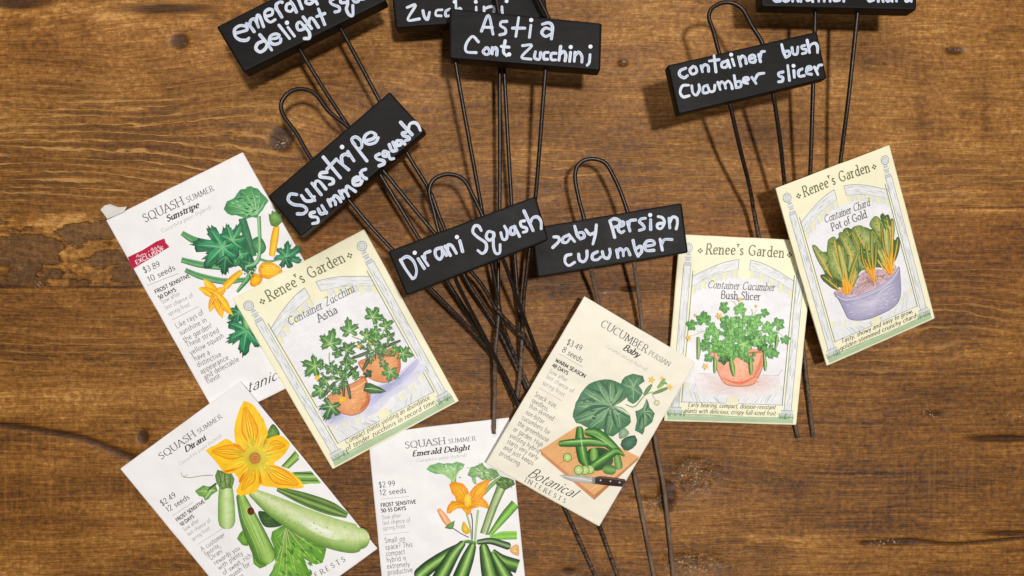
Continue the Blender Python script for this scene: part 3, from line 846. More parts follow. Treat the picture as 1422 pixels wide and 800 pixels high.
stake('wire stake whose black block is hand-lettered container bush cucumber slicer', [(926.7, 90.3), (1135, 43.4), (1149, 109), (942, 159)], [.047] * 4, .008, B_,
 ["190,325 145,345 140,380 175,405 205,385", "250,310 225,340 245,375 280,355 270,315 248,312", "315,305 330,355|325,330 345,295 375,310 380,350", "425,220 440,355|385,265 465,255", "530,265 490,280 490,315 525,315 540,275|535,260 555,320",
  "575,250 590,305|o565,213", "625,230 645,305|635,260 655,225 680,240 690,285", "715,250 760,235 745,215 715,230 720,270 755,275 768,258", "790,210 805,270|800,240 815,195 840,185",
  "980,130 995,190 1015,235|1000,190 1040,185 1045,215 1015,235", "1065,155 1075,205 1105,205 1115,150", "1170,135 1145,145 1150,165 1180,170 1180,195 1150,205", "1190,95 1210,195|1205,160 1225,130 1260,120 1275,150 1275,195",
  "215,465 165,470 145,520 170,560 220,550", "240,470 250,525 280,545 305,500 300,460", "370,465 335,480 335,525 370,525|375,480 390,515 425,510 430,465", "455,440 475,500|465,470 485,435 510,455 520,490|515,455 540,430 565,455 575,490",
  "590,385 605,480|605,440 640,435 645,475 605,485", "665,430 705,420 700,400 670,405 665,440 700,450", "735,400 770,450|760,420 785,375 835,365",
  "990,355 955,365 960,390 990,400 985,430 955,435", "1030,300 1045,425", "1080,345 1085,400|o1078,305", "1150,330 1120,350 1125,390 1165,385", "1185,345 1225,330 1215,310 1190,320 1185,365 1225,375", "1250,316 1278,376|1268,342 1284,303 1312,297"], 27,
 zl("1006,100 998,71 990,41 984.5,24 988.5,12 1001,4.5 1016,4 1031,13 1044,36 1057.5,58 1066,85", .0405),
 [([(1008, 125, .0405), (1014, 147, .040), (1027.5, 206, .032), (1040.6, 259, .0205), (1049, 305, .0105), (1076, 450, .006), (1108, 608, .0014)], (.2, .9)),
  ([(1068, 110, .0405), (1074, 133, .040), (1084, 202, .031), (1089, 251, .0235), (1100, 340, .0125), (1115, 480, .0045), (1129, 607, .0014)], (.2, .9))])

_cont = ["170,-35 145,-15 160,10 200,8", "240,-30 225,0 245,12 270,-5 255,-30", "300,-32 300,12|305,-15 330,-30 345,12", "365,-95 367,12|340,-55 395,-55", "450,-35 415,-20 420,8 450,-5|450,-35 465,12", "515,-20 515,12|o512,-48",
         "560,-30 562,12|562,-5 585,-30 605,-20 608,12", "640,-12 680,-15 665,-35 640,-20 645,5 685,2", "720,-35 722,12|722,-10 745,-32 765,-30",
         "960,-35 925,-20 930,10 965,2", "1000,-95 1005,12|1005,-10 1030,-30 1045,12", "1110,-30 1075,-15 1080,12 1110,0|1110,-35 1120,12", "1150,-30 1155,10|1155,-10 1175,-30 1195,-28", "1260,-25 1230,-15 1235,12 1262,5|1268,-95 1278,12"]
stake('wire stake above the container bush one, only the feet of its white letters visible', [(1054, -62), (1275, -58), (1273, 14.3), (1057.6, 9.3)], [.040] * 4, .010, C_,
 _cont, 26, zl("1130,-30 1125,-70 1120,-110 1138,-140 1168,-142 1186,-115 1188,-70 1190,-30", .0335),
 [([(1133, -10, .0335), (1132, 17, .033), (1129, 120, .029), (1125, 240, .0205), (1120, 330, .0085), (1116, 470, .0025)], (.1, .7)),
  ([(1193, -10, .0335), (1190.6, 19, .033), (1177.5, 142, .0245), (1167, 225, .0165), (1150, 380, .0045), (1142, 475, .0025)], (.1, .7))])
# ------------------------------------------------------------------ seed packets
WHITE = (240, 239, 241); CREAM = (238, 233, 217); LEMON = (243, 239, 208)

def envelope(corners, zs, parent, col, thick=0.0014, side=None):
    """paper packet: slightly rounded corners, a soft edge that rolls down to the back"""
    pl = Plane(corners, zs)
    c = np.array(corners, float)
    cen = c.mean(0)
    out = []
    for i in range(4):
        p, a, b = c[i], c[i - 1], c[(i + 1) % 4]
        da = (a - p) / np.linalg.norm(a - p); db = (b - p) / np.linalg.norm(b - p)
        r = 1.1
        out += [p + da * r, p + (da + db) * r * .3, p + db * r]
        # long sides are never quite straight
        n = 10
        q0 = p + db * r; q1 = b - (b - p) / np.linalg.norm(b - p) * r
        nrm = np.array([db[1], -db[0]])
        for t in np.linspace(0, 1, n + 2)[1:-1]:
            out.append(q0 + (q1 - q0) * t + nrm * math.sin(t * math.pi * 1.0) * RNG.uniform(-.25, .35))
    o = np.array(out); m = len(o)
    inn = o + (cen - o) * (1.0 / np.linalg.norm(o - cen, axis=1))[:, None] * 1.6
    T0 = pl.hit(inn[:, 0], inn[:, 1], 0.0)
    T1 = pl.hit(o[:, 0], o[:, 1], -0.00025)
    B0 = T1 - np.array([0, 0, thick * .55]) + (T1 - T1.mean(0)) * .0015
    B1 = pl.hit(inn[:, 0], inn[:, 1], -thick)
    V = np.vstack([T0, T1, B0, B1])
    Fc = [tuple(range(m))[::-1]]
    for r in range(3):
        for i in range(m):
            j = (i + 1) % m
            Fc.append((r * m + i, r * m + j, (r + 1) * m + j, (r + 1) * m + i))
    Fc.append(tuple(3 * m + i for i in range(m)))
    C = np.broadcast_to(s2l(col), (len(V), 3))
    e = link_mesh('envelope', V, Fc, M_PAPER, parent, colors=C)
    bm = bmesh.new(); bm.from_mesh(e.data); bmesh.ops.recalc_face_normals(bm, faces=bm.faces); bm.to_mesh(e.data); bm.free()
    return pl

def packet(label, corners, zs, col, thick=0.0014):
    cx = np.mean([c[0] for c in corners]); cy = np.mean([c[1] for c in corners])
    b = at(cx, cy, 0.0)
    t = thing('seed_packet', (b[0], b[1], 0.0), label, 'seed packet', 'seed packets laid out on the table')
    return t, envelope(corners, zs, t, col, thick)

G1, G2, G3, G4 = (118, 178, 118), (66, 138, 84), (30, 98, 62), (18, 70, 46)
YEL, ORA = (252, 208, 40), (232, 150, 12)
DK, MD, LT = (56, 57, 62), (84, 85, 90), (140, 140, 146)

def type_block(fr_sheet, parent, rows, rules=()):
    a = Art(fr_sheet)
    for r in rows:
        txt, x0, y0, x1, y1, h, kind = r
        kw = {'serif': dict(serif=True, weight=11.5, col=MD, track=12), 'bi': dict(serif=True, weight=19, slant=.26, col=(34, 34, 38), contrast=.8),
              'lat': dict(weight=7, col=LT, contrast=.3, slant=.12), 'price': dict(weight=11, contrast=.15, col=DK),
              'bold': dict(weight=20, contrast=.1, col=(40, 40, 44)), 'grey': dict(weight=8.5, contrast=.15, col=(122, 122, 128)),
              'body': dict(weight=9.5, contrast=.15, col=(92, 92, 98)), 'script': dict(serif=False, weight=10, slant=.5, contrast=.9, col=(50, 50, 55)),
              'spaced': dict(serif=True, weight=12, col=(72, 72, 78), track=42)}[kind]
        text(a, txt, (x0, y0), (x1, y1), h, **kw)
    for x0, y0, x1, y1 in rules:
        a.stroke([(x0, y0), (x1, y1)], 1.3, 1.3, (160, 160, 166))
    a.build('lettering', M_TEXT, parent)

def cluster(a, seq):
    for q in seq: a.leaf(*q[:4], **(q[4] if len(q) > 4 else {}))

# ---- sunstripe squash ------------------------------------------------------
def sunstripe():
    t, pl = packet('white summer squash packet with a torn corner flap and red banner',
                   [(147.5, 306), (337, 211.5), (494.5, 490.5), (305, 585)], [.0022, .0022, .0022, .0022], WHITE, .0018)
    # torn paper flap at the corner
    fl = Plane([(147.5, 306), (337, 211), (494, 490), (305, 585)], [.0034] * 4)
    o = np.array([(149, 304), (139.5, 291), (146, 285), (153, 283.5), (164, 288), (176, 287), (172, 294)], float)
    T = fl.hit(o[:, 0], o[:, 1], np.array([-.0004, .0008, .0016, .002, .0012, .0004, -.0002])); B = T - np.array([0, 0, .0003])
    n = len(o)
    link_mesh('torn_flap', np.vstack([T, B]), [tuple(range(n))[::-1], tuple(range(n, 2 * n))] + [(i, (i + 1) % n, n + (i + 1) % n, n + i) for i in range(n)], M_PAPER, t,
              colors=np.broadcast_to(s2l((226, 222, 216)), (2 * n, 3)))
    fr = Frame(120, 190, 320 / 674)
    sh = Sheet(pl, fr)
    a = Art(sh)
    a.fill("121,352 165,331 205,306 228,297 232,310 243,322 205,346 170,366 134,388", (184, 24, 66))
    # a line of script too small to read, with a dot between its two words
    for q in ("146,353 150,344 153,351 157,347 160,350 163,343 166,346 170,341 172,345 176,340", "188,334 192,325 194,333 198,329 201,322 203,329 207,325 210,318 212,325 217,319"):
        a.stroke(q, 2.0, 1.6, (244, 200, 212))
    a.dot(182, 335, 1.6, (244, 200, 212), n=7)
    text(a, "EXCLUSIVE", (147, 374), (230, 331), 12, col=(250, 238, 242), weight=15, contrast=.1)
    a.build('red_banner', M_TEXT, t)
    type_block(sh, t, [([("SQUASH", 1), (" SUMMER", .66)], 172, 251, 373, 157, 25, 'serif'), ("Sunstripe", 237, 249, 330, 206, 18, 'bi'), ("Cucurbita pepo (hybrid)", 222, 281, 366, 210, 12, 'lat'),
        ("$3.89", 170, 399, 217, 379, 17, 'price'), ("10 seeds", 183, 426, 261, 388, 17, 'price'), ("FROST SENSITIVE", 203, 459, 304, 410, 11, 'bold'), ("50 DAYS", 213, 476, 263, 451, 11, 'bold'),
        ("Sow after", 221, 489, 276, 462, 13, 'grey'), ("last chance of", 232, 506, 313, 468, 13, 'grey'), ("spring frost", 242, 524, 304, 494, 13, 'grey'),
        ("Like rays of", 265, 561, 344, 518, 16, 'body'), ("sunshine in", 276, 581, 353, 540, 16, 'body'), ("the garden!", 287, 601, 369, 557, 16, 'body'), ("These striped", 295, 617, 389, 571, 16, 'body'),
        ("yellow squash", 306, 639, 404, 586, 16, 'body'), ("have a", 318, 656, 362, 635, 16, 'body'), ("distinctive", 327, 674, 396, 641, 16, 'body'), ("appearance", 337, 694, 417, 650, 16, 'body'),
        ("and delectable", 347, 710, 448, 655, 16, 'body'), ("flavor.", 355, 724, 398, 700, 16, 'body'), ("Botanical", 425, 772, 590, 695, 30, 'script')],
        [(178, 435, 270, 399), (250, 536, 328, 496)])
    ill = Art(sh, Frame(240, 250, .3125))
    f = ill
    leafp = Art(sh, Frame(240, 250, .3125)); fruit = Art(sh, Frame(240, 250, .3125)); flower = Art(sh, Frame(240, 250, .3125))
    st = lambda p, w, c=(G3, G2, (140, 190, 140), G2): leafp.band(p, w, c, jit=.12)
    st("40,235 90,265 150,285", [22, 32, 34], ((120, 170, 130), G2, G1, G3)); st("38,355 120,375 215,388", [24, 30, 26], ((130, 178, 138), G2, G1, G3)); st("55,400 130,430 230,450 322,442", [20, 28, 28, 18], ((140, 185, 140), G2, G1, G3))
    st("308,170 330,250 357,340", [34, 38, 34], (G3, (70, 130, 90), G2, G4)); st("352,395 335,435 285,498", [22, 24, 12])
    leafp.blob("350,270 388,252 415,300 392,330 360,312", G1, G3, jit=.1)
    D_ = dict(ci=(84, 170, 112), co=(28, 106, 70), vein=(132, 196, 148), lobes=7, spread=5.3, notch=.56)
    leafp.blob('250,250 320,255 350,330 372,392 330,415 290,380 250,390 225,340', (52, 132, 86), (26, 92, 60), jit=.16)
    leafp.leaf(300, 330, 120, 66, ci=(96, 172, 112), co=(40, 116, 72), vein=(150, 206, 156), lobes=5, spread=4.6, notch=.62); leafp.leaf(340, 372, 200, 44, ci=(60, 140, 90), co=(24, 88, 58), vein=(130, 190, 140), lobes=5, spread=4.6, notch=.62)
    leafp.leaf(222, 300, 185, 122, edge=(16, 66, 44), **D_); leafp.leaf(262, 268, -60, 84, ci=(96, 172, 112), co=(34, 110, 70), vein=(150, 206, 156), lobes=5, spread=3.4, notch=.6)
    leafp.leaf(236, 340, 95, 84, ci=(40, 120, 80), co=(16, 74, 48), vein=(110, 178, 128), lobes=3, spread=1.6, notch=.6)
    leafp.leaf(505, 342, -35, 74, edge=(16, 66, 44), **D_); leafp.leaf(500, 350, 60, 50, ci=(50, 126, 82), co=(20, 80, 54), vein=(120, 186, 134), lobes=3, spread=2.0, notch=.6)
    leafp.band("385,352 430,362 492,348", [12, 10, 6], (G3, G1, G2))
    leafp.band("382,160 386,250 385,328 368,370 322,386", [17, 16, 16, 18, 10], (G3, G1, (160, 208, 150), G2), jit=.1)
    leafp.blob("226,130 240,95 262,86 275,78 285,60 300,42 322,40 330,30 347,27 360,34 378,38 396,60 412,74 426,92 410,112 400,132 385,148 372,168 352,164 330,172 305,164 280,156 262,158 243,150", (118, 190, 122), G2, (345, 120), smooth=False, n=3, jit=.16)
    for e in ((250, 110), (285, 75), (318, 55), (350, 45), (385, 62), (408, 92), (272, 145), (320, 158)):
        leafp.band([(372, 150), ((372 + e[0]) / 2 + 6, (150 + e[1]) / 2), e], [9, 6, 2], [(176, 220, 160), (80, 150, 96)], jit=.1)
    for i in range(40):
        x, y = 330 + RNG.normal(0, 48), 105 + RNG.normal(0, 32)
        if ((x - 330) / 85) ** 2 + ((y - 102) / 58) ** 2 < .85: leafp.band([(x, y), (x + 9, y + 5), (x + 17, y + 4)], [1, 7, 1], [(G3, G2, (150, 208, 150))[i % 3]], n=2)
    leafp.leaf(330, 668, 100, 104, edge=(14, 64, 42), **D_); leafp.leaf(296, 588, 150, 56, ci=(70, 150, 98), co=(24, 96, 62), vein=(140, 200, 150), lobes=5, spread=3.4, notch=.7)
    leafp.blob("312,606 332,622 348,668 328,668 314,650", (160, 212, 138), G2, jit=.1)
    fruit.band("460,208 452,260 440,332", [26, 34, 26], ((216, 140, 0), (255, 214, 50), (250, 190, 20), (205, 130, 0)), cap=.6)
    fruit.blob("425,148 435,160 440,135 452,142 462,133 468,150 482,148 486,185 462,210 436,202 428,178", (130, 176, 84), (70, 120, 50), smooth=False, jit=.12)
    fruit.blob("380,398 398,368 440,366 475,388 486,408 440,440 395,430", (255, 212, 40), (226, 150, 0), jit=.08)
    for q in ("390,400 420,385 470,400", "395,378 440,380 480,400", "392,415 420,412 450,420"): fruit.band(q, [3, 8, 2], [(240, 165, 10), (255, 226, 90)])
    fruit.blob("342,462 350,430 365,414 398,430 388,462 360,475", (255, 205, 30), (220, 140, 0), jit=.08)
    for i in range(26):
        fruit.dot(345 + RNG.normal(0, 24), 410 + RNG.normal(0, 10), 4, (200, 222, 180) if i % 2 else G3, n=7)
    flower.band("302,408 268,438 234,472", [22, 30, 32], ((214, 140, 0), (255, 218, 60), (246, 180, 20), (214, 140, 0)), cap=.5)
    for tip, w_ in (((236, 474), 40), ((136, 440), 46), ((112, 480), 40), ((164, 588), 42), ((222, 614), 46), ((268, 602), 44)):
        c0 = np.array((192., 510.)); d = np.array(tip) - c0; nn = np.array([-d[1], d[0]]) / np.linalg.norm(d)
        flower.band([c0 - d * .1, c0 + d * .35, c0 + d * .72 + nn * 2, c0 + d], [24, w_, w_ * .62, 1], ((224, 146, 4), (252, 200, 30), (255, 214, 60), (248, 186, 16), (228, 150, 6)), jit=.06)
    for q in ("190,512 150,490 122,478", "190,512 225,560 250,585", "195,512 205,560 215,600", "190,512 170,545 165,575", "200,505 225,490 232,480"): flower.band(q, [12, 8, 2], [(255, 224, 80), (226, 140, 0), (250, 200, 40)])
    for q in ("180,520 175,505 160,498", "200,525 210,545 212,560", "186,530 178,548 172,560"): flower.band(q, [2, 5, 1], [(200, 110, 0)])
    p = thing_part('illustration', t)
    leafp.build('leaves_print', M_INK, p); fruit.build('squash_print', M_INK, p); flower.build('blossom_print', M_INK, p)

def thing_part(name, parent):
    o = bpy.data.objects.new(name, None); o.empty_display_size = .01
    COL.objects.link(o); o.parent = parent
    return o

# ---- dirani squash ---------------------------------------------------------
def dirani():
    t, pl = packet('white summer squash packet with a large orange blossom over pale green zucchini',
                   [(167, 651), (333.5, 529.5), (524, 762), (358, 883)], [.0022, .0062, .0024, .0018], WHITE)
    sh = Sheet(pl, Frame(150, 520, 380 / 1086))
    type_block(sh, t, [([("SQUASH", 1), (" SUMMER", .66)], 212, 339, 453, 172, 27, 'serif'), ("Dirani", 310, 309, 389, 258, 22, 'bi'), ("Cucurbita pepo (hybrid)", 286, 362, 453, 246, 13, 'lat'),
        ("$2.49", 216, 523, 272, 485, 22, 'price'), ("12 seeds", 237, 548, 325, 492, 22, 'price'), ("FROST SENSITIVE", 275, 585, 385, 508, 14, 'bold'), ("50 DAYS", 291, 603, 343, 567, 14, 'bold'),
        ("Sow after", 303, 624, 363, 583, 16, 'grey'), ("last chance of", 319, 642, 409, 584, 16, 'grey'), ("spring frost", 336, 662, 406, 615, 16, 'grey'),
        ("A customer", 374, 703, 466, 641, 20, 'body'), ("favorite,", 389, 722, 447, 683, 20, 'body'), ("'Dirani'", 405, 740, 460, 703, 20, 'body'), ("rewards you", 426, 757, 526, 693, 20, 'body'),
        ("with plenty", 442, 777, 537, 714, 20, 'body'), ("of sweet, rich", 461, 797, 572, 723, 20, 'body'), ("squash for", 478, 815, 566, 757, 20, 'body'), ("eating", 492, 834, 540, 803, 20, 'body'),
        ("INTERESTS.", 765, 842, 957, 732, 20, 'spaced')], [(256, 561, 338, 506), (352, 678, 464, 606)])
    fd = Frame(240, 540, 300 / 923)
    p = thing_part('illustration', t)
    lf = Art(sh, fd); fr = Art(sh, fd); bl = Art(sh, fd)
    lf.blob("428,150 456,186 446,206 400,216 404,186", (128, 170, 80), (66, 104, 44), jit=.14)
    lf.fill("462,332 500,290 522,262 540,286 532,306 494,342", (140, 180, 84))
    for k, c in ((0, (74, 118, 44)), (14, (176, 206, 110)), (26, (96, 142, 56))): lf.band([(468 + k, 330 + k * .3), (524 + k * .6, 272 + k)], [7, 6], [c])
    lf.fill("508,356 590,352 634,401 556,408", (120, 168, 74))
    for y_, c in ((362, (60, 96, 44)), (376, (178, 206, 130)), (392, (70, 118, 50)), (402, (150, 190, 90))): lf.band([(520, y_ - 2), (600 + (y_ - 362) * .7, y_)], [6, 7], [c])
    lf.blob("368,522 430,540 468,582 402,592 374,562", (70, 108, 52), (40, 74, 34), jit=.18)
    lf.blob("480,578 505,600 530,606 560,622 602,620 630,650 656,680 650,712 640,742 612,750 590,742 562,722 575,760 592,800 606,850 560,862 500,880 450,860 398,852 410,800 422,790 430,760 440,740 428,712 432,680 418,640 424,610", (128, 184, 66), (92, 148, 50), (485, 680), smooth=False, n=3, jit=.16)
    for e in ((485, 860), (440, 840), (540, 850), (560, 650), (620, 640), (640, 700), (600, 735), (440, 640), (435, 760)):
        lf.band([(482, 590), ((482 + e[0]) / 2, (600 + e[1]) / 2), e], [7, 6, 2], [(200, 222, 140), (70, 118, 40)], jit=.1)
    for i in range(70):
        x, y = 520 + RNG.normal(0, 75), 720 + RNG.normal(0, 70)
        if (430 < x < 585 and 620 < y < 850) or (560 < x < 640 and 640 < y < 735): lf.band([(x, y), (x + 10, y + 8), (x + 16, y + 18)], [1, 8, 1], [((86, 142, 46), (154, 204, 84), (66, 116, 38))[i % 3]], n=2)
    lf.blob("274,640 285,618 302,600 330,655 318,672 298,668", (130, 180, 70), (84, 134, 46), smooth=False, jit=.15)
    lf.blob("338,700 360,712 402,756 372,768 345,748", (140, 188, 78), (90, 142, 50), smooth=False, jit=.15)
    lf.blob("94,436 112,424 130,412 152,418 182,410 192,436 176,446 162,457 154,470 138,478 130,462 112,458", (150, 194, 104), (92, 146, 66), smooth=False, jit=.14)
    for q in ("180,432 140,436 104,438", "165,434 145,460 140,470", "160,432 140,420"): lf.band(q, [4, 3, 1], [(200, 222, 160)])
    lf.band("186,404 165,420 148,436", [9, 8, 6], [(74, 84, 52)])
    lf.stroke("36,358 44,376 80,379 120,372 172,369", 2, 3, (128, 138, 112)); lf.stroke("44,376 60,370 58,362", 2, 1.5, (128, 138, 112))
    fr.band("448,428 560,470 670,510 742,540", [22, 54, 58, 26], ((52, 82, 40), (120, 156, 70), (58, 92, 42), (150, 180, 96), (60, 96, 44), (110, 148, 66)), cap=.3)
    fr.band("344,446 430,500 560,570 680,618 770,640 800,640", [42, 88, 122, 132, 126, 92], ((164, 192, 112), (190, 210, 142), (212, 224, 176), (206, 220, 164), (172, 200, 122), (136, 174, 84), (92, 132, 58)), cap=.9, jit=.08)
    fr.blob("520,540 560,548 640,590 700,610 732,632 700,646 640,630 570,594", (244, 246, 234), (206, 222, 172), jit=.03)
    for i in range(90):
        x = RNG.uniform(380, 800); y0 = np.interp(x, [344, 430, 560, 680, 800], [446, 500, 570, 618, 640]); y = y0 + RNG.normal(0, 24)
        fr.dot(x, y, RNG.uniform(1.2, 2.6), (212, 228, 170) if i % 2 else (110, 152, 66), n=6)
    fr.band("290,462 325,560 370,660 396,715", [40, 78, 92, 92], ((66, 106, 42), (150, 192, 92), (172, 206, 112), (140, 184, 80), (92, 136, 52), (70, 112, 44)), cap=.8, jit=.09)
    for k in (-24, -6, 12, 28): fr.band([(292 + k * .4, 470), (328 + k, 560), (372 + k, 655), (396 + k, 730)], [2, 5, 5, 2], [(98, 146, 56), (186, 214, 130)], jit=.1)
    fr.dot(333, 523, 15, (122, 34, 22), (84, 18, 14), ry=17); fr.dot(326, 514, 5, (60, 14, 10)); fr.dot(338, 528, 3, (50, 12, 10))
    fr.band("226,405 228,480 230,555 230,570", [54, 70, 74, 70], ((120, 160, 84), (186, 212, 140), (206, 224, 170), (168, 200, 118), (104, 150, 64)), cap=.85, jit=.08)
    fr.blob("190,346 212,352 238,345 254,366 264,386 258,410 250,426 230,424 212,432 198,420 186,400 180,372", (150, 178, 110), (96, 130, 66), smooth=False, jit=.2)
    for q in ("195,355 205,390 200,415", "222,352 222,385 228,420", "245,365 245,395 240,420"): fr.band(q, [3, 5, 2], [(74, 104, 52)])
    C0 = (350, 295)
    bl.blob("302,52 322,56 345,70 362,92 375,112 388,130 396,152 404,172 406,192 398,216 420,206 445,198 468,202 488,218 502,236 492,256 480,276 455,300 428,320 462,336 500,352 524,370 546,390 562,420 535,426 500,425 462,424 430,420 400,418 375,410 362,432 345,447 318,452 290,458 278,450 270,438 280,420 286,402 278,380 262,360 240,364 220,360 204,340 190,320 165,292 139,265 162,250 185,240 205,226 225,214 238,218 250,226 268,236 262,204 261,172 266,140 274,112 282,88 292,68", (236, 214, 56), (252, 198, 28), C0, smooth=False, n=2, jit=.06)
    for pet in ("350,280 330,180 305,60", "350,290 250,270 150,265", "350,310 330,380 290,445", "360,305 450,370 552,418", "365,290 440,240 492,238"):
        q = pts(pet); d = q[-1] - q[0]; nn = np.array([-d[1], d[0]]) / np.linalg.norm(d)
        L = np.linalg.norm(d)
        for off, w, c in ((-.17, .1, (250, 184, 16)), (.17, .1, (248, 178, 14)), (0, .16, (255, 216, 50)), (-.08, .03, (228, 150, 14)), (.09, .03, (230, 154, 14)), (-.24, .025, (226, 138, 12)), (.24, .025, (226, 138, 12)), (.0, .016, (214, 130, 10))):
            bl.band([q[0] + (q[1] - q[0]) * .35, q[1] + nn * off * L * .62, q[2] * .92 + q[0] * .08 + nn * off * L * .12], [L * w * .4, L * w, L * .01], [c], jit=.08)
    for q, w in (("275,240 300,262 330,275", 12), ("286,400 300,370 320,345", 14), ("375,405 372,370 366,340", 12), ("398,216 390,240 378,262", 10), ("262,235 285,255 310,275", 8), ("220,355 260,345 300,330", 10)):
        bl.band(q, [w, w * .7, 1], [(226, 128, 14)], jit=.1)
    for i in range(120):
        an = RNG.uniform(0, 6.28); r0 = RNG.uniform(42, 60); r1 = r0 + RNG.uniform(16, 60)
        bl.band([(C0[0] + r0 * math.cos(an), C0[1] + r0 * math.sin(an)), (C0[0] + r1 * math.cos(an), C0[1] + r1 * math.sin(an))], [4, 1], [((212, 204, 50), (255, 222, 70), (236, 170, 20), (190, 190, 60))[i % 4]], n=2, jit=0)
    bl.dot(350, 296, 50, (186, 184, 54), (226, 202, 48)); bl.dot(350, 296, 30, (216, 156, 50), (204, 180, 60)); bl.dot(351, 296, 24, (228, 168, 76), (178, 108, 34)); bl.dot(351, 296, 15, (186, 116, 50), (210, 146, 66))
    for i in range(10): bl.dot(351 + 9 * math.cos(i * .63), 296 + 9 * math.sin(i * .63), 2.2, (140, 74, 24), n=6)
    lf.build('leaves_print', M_INK, p); fr.build('squash_print', M_INK, p); bl.build('blossom_print', M_INK, p)

# ---- emerald delight -------------------------------------------------------
def emerald():
    t, pl = packet('white summer squash packet under a wire tip, printed with dark zucchini fanning from a stem',
                   [(511, 603), (707, 580), (735.5, 868), (539, 891)], [.0020, .0024, .0020, .0018], WHITE)
    sh = Sheet(pl, Frame(500, 560, .3))
    type_block(sh, t, [([("SQUASH", 1), (" SUMMER", .66)], 210, 210, 534, 172, 31, 'serif'), ("Emerald Delight", 243, 246, 507, 215, 25, 'bi'), ("Cucurbita pepo (hybrid)", 262, 273, 492, 247, 15, 'lat'),
        ("$2.99", 88, 391, 163, 383, 25, 'price'), ("12 seeds", 91, 427, 214, 414, 25, 'price'), ("FROST SENSITIVE", 97, 481, 260, 464, 17, 'bold'), ("50-55 DAYS", 98, 506, 213, 494, 17, 'bold'),
        ("Sow after", 103, 538, 190, 528, 20, 'grey'), ("last chance of", 105, 564, 233, 549, 20, 'grey'), ("spring frost", 107, 589, 209, 577, 20, 'grey'),
        ("Small on", 115, 648, 210, 637, 25, 'body'), ("space? This", 118, 678, 243, 664, 25, 'body'), ("compact", 121, 708, 209, 697, 25, 'body'), ("hybrid is", 124, 737, 214, 726, 25, 'body'), ("extremely", 126, 767, 231, 754, 25, 'body'), ("productive", 129, 795, 244, 781, 25, 'body')],
        [(95, 445, 228, 431), (110, 609, 229, 596)])
    fe = Frame(570, 630, 160 / 753)
    p = thing_part('illustration', t)
    lf = Art(sh, fe); fr = Art(sh, fe); bl = Art(sh, fe)
    def speckle(x0, y0, rx, ry, n, cs):
        for i in range(n):
            x, y = x0 + RNG.normal(0, rx), y0 + RNG.normal(0, ry)
            lf.band([(x, y), (x + 8, y + 6), (x + 15, y + 5)], [1, 8, 1], [cs[i % len(cs)]], n=2)
    lf.blob("103,102 130,74 160,68 182,58 215,66 242,62 275,64 302,52 330,60 354,68 346,92 328,108 312,122 300,150 298,200 268,198 262,165 240,146 200,132 165,134 138,124", (178, 218, 150), (112, 172, 108), (250, 120), smooth=False, n=3, jit=.14)
    speckle(235, 88, 50, 12, 26, ((214, 234, 204), (96, 156, 100), (150, 200, 130)))
    for e in ((130, 100), (180, 80), (235, 75), (300, 72), (335, 85)): lf.band([(282, 185), ((282 + e[0]) / 2, 125), e], [8, 6, 2], [(208, 230, 170), (120, 176, 100)])
    lf.blob("373,142 384,110 395,88 420,84 440,74 470,58 482,80 502,98 530,96 562,108 584,142 552,164 520,182 490,172 468,174 440,150 410,162 390,150", (170, 200, 140), (104, 150, 92), smooth=False, n=3, jit=.18)
    speckle(470, 125, 50, 24, 40, ((208, 222, 190), (88, 130, 76), (150, 190, 120), (124, 164, 104)))
    lf.blob("400,160 422,150 430,200 410,190", (170, 200, 160), (120, 170, 110), jit=.1)
    lf.band("600,150 530,205 480,268", [18, 26, 14], ((70, 110, 56), (150, 190, 100), (90, 136, 66)), jit=.1)
    lf.blob("556,190 575,172 600,150 635,158 672,172 684,202 645,224 604,246 572,224", (110, 146, 74), (64, 96, 46), smooth=False, jit=.2)
    speckle(620, 195, 28, 16, 16, ((60, 92, 44), (150, 184, 104)))
    lf.band("592,225 540,350 478,525", [62, 54, 50], ((58, 90, 44), (132, 170, 86), (206, 220, 172), (150, 186, 104), (120, 146, 80), (60, 88, 44)), jit=.1)
    for k in (-12, 2, 12): lf.band([(590 + k, 240), (540 + k, 350), (482 + k, 510)], [2, 5, 3], [(90, 120, 62), (220, 230, 196)], jit=.1)
    lf.band("686,326 612,412 515,535", [62, 56, 26], ((56, 98, 40), (126, 190, 74), (150, 210, 90), (96, 150, 56), (64, 100, 44)), jit=.1)
    lf.band("696,533 600,535 520,546", [54, 54, 20], ((96, 160, 56), (150, 212, 84), (120, 184, 66), (170, 216, 110)), jit=.08)
    lf.band("366,390 388,470 405,585", [10, 12, 12], ((100, 150, 76), (170, 206, 130), (96, 140, 70))); lf.band("396,388 405,450 404,560", [8, 8, 7], [(96, 76, 84), (130, 104, 110)])
    lf.band("442,368 430,480 420,595", [13, 14, 12], ((130, 176, 100), (190, 218, 150), (110, 156, 80))); lf.band("278,488 330,522 382,548", [7, 6, 6], [(88, 76, 74)])
    lf.band("330,580 380,575 430,590", [10, 24, 20], ((110, 160, 80), (60, 104, 44)))
    def zuke(path, w):
        fr.band(path, w, ((22, 44, 22), (46, 84, 34), (112, 164, 74), (176, 208, 116), (84, 138, 56), (40, 76, 30), (22, 46, 22)), jit=.1, cap=.9)
        q = pts(path)
        fr.band(q, [2, 7, 9, 6], [(196, 220, 140), (140, 184, 90)], jit=.1)
    zuke("334,596 240,660 130,735 66,790", [38, 74, 88, 92]); zuke("338,590 280,660 205,790 170,850", [46, 78, 98, 98]); zuke("402,612 372,690 330,800 310,850", [56, 84, 100, 98])
    zuke("480,616 500,700 522,800 532,850", [62, 92, 112, 108])
    fr.band("532,640 600,702 702,738", [46, 84, 92], ((24, 46, 22), (60, 104, 40), (150, 192, 90), (78, 130, 52), (40, 76, 30), (26, 48, 22)), jit=.1)
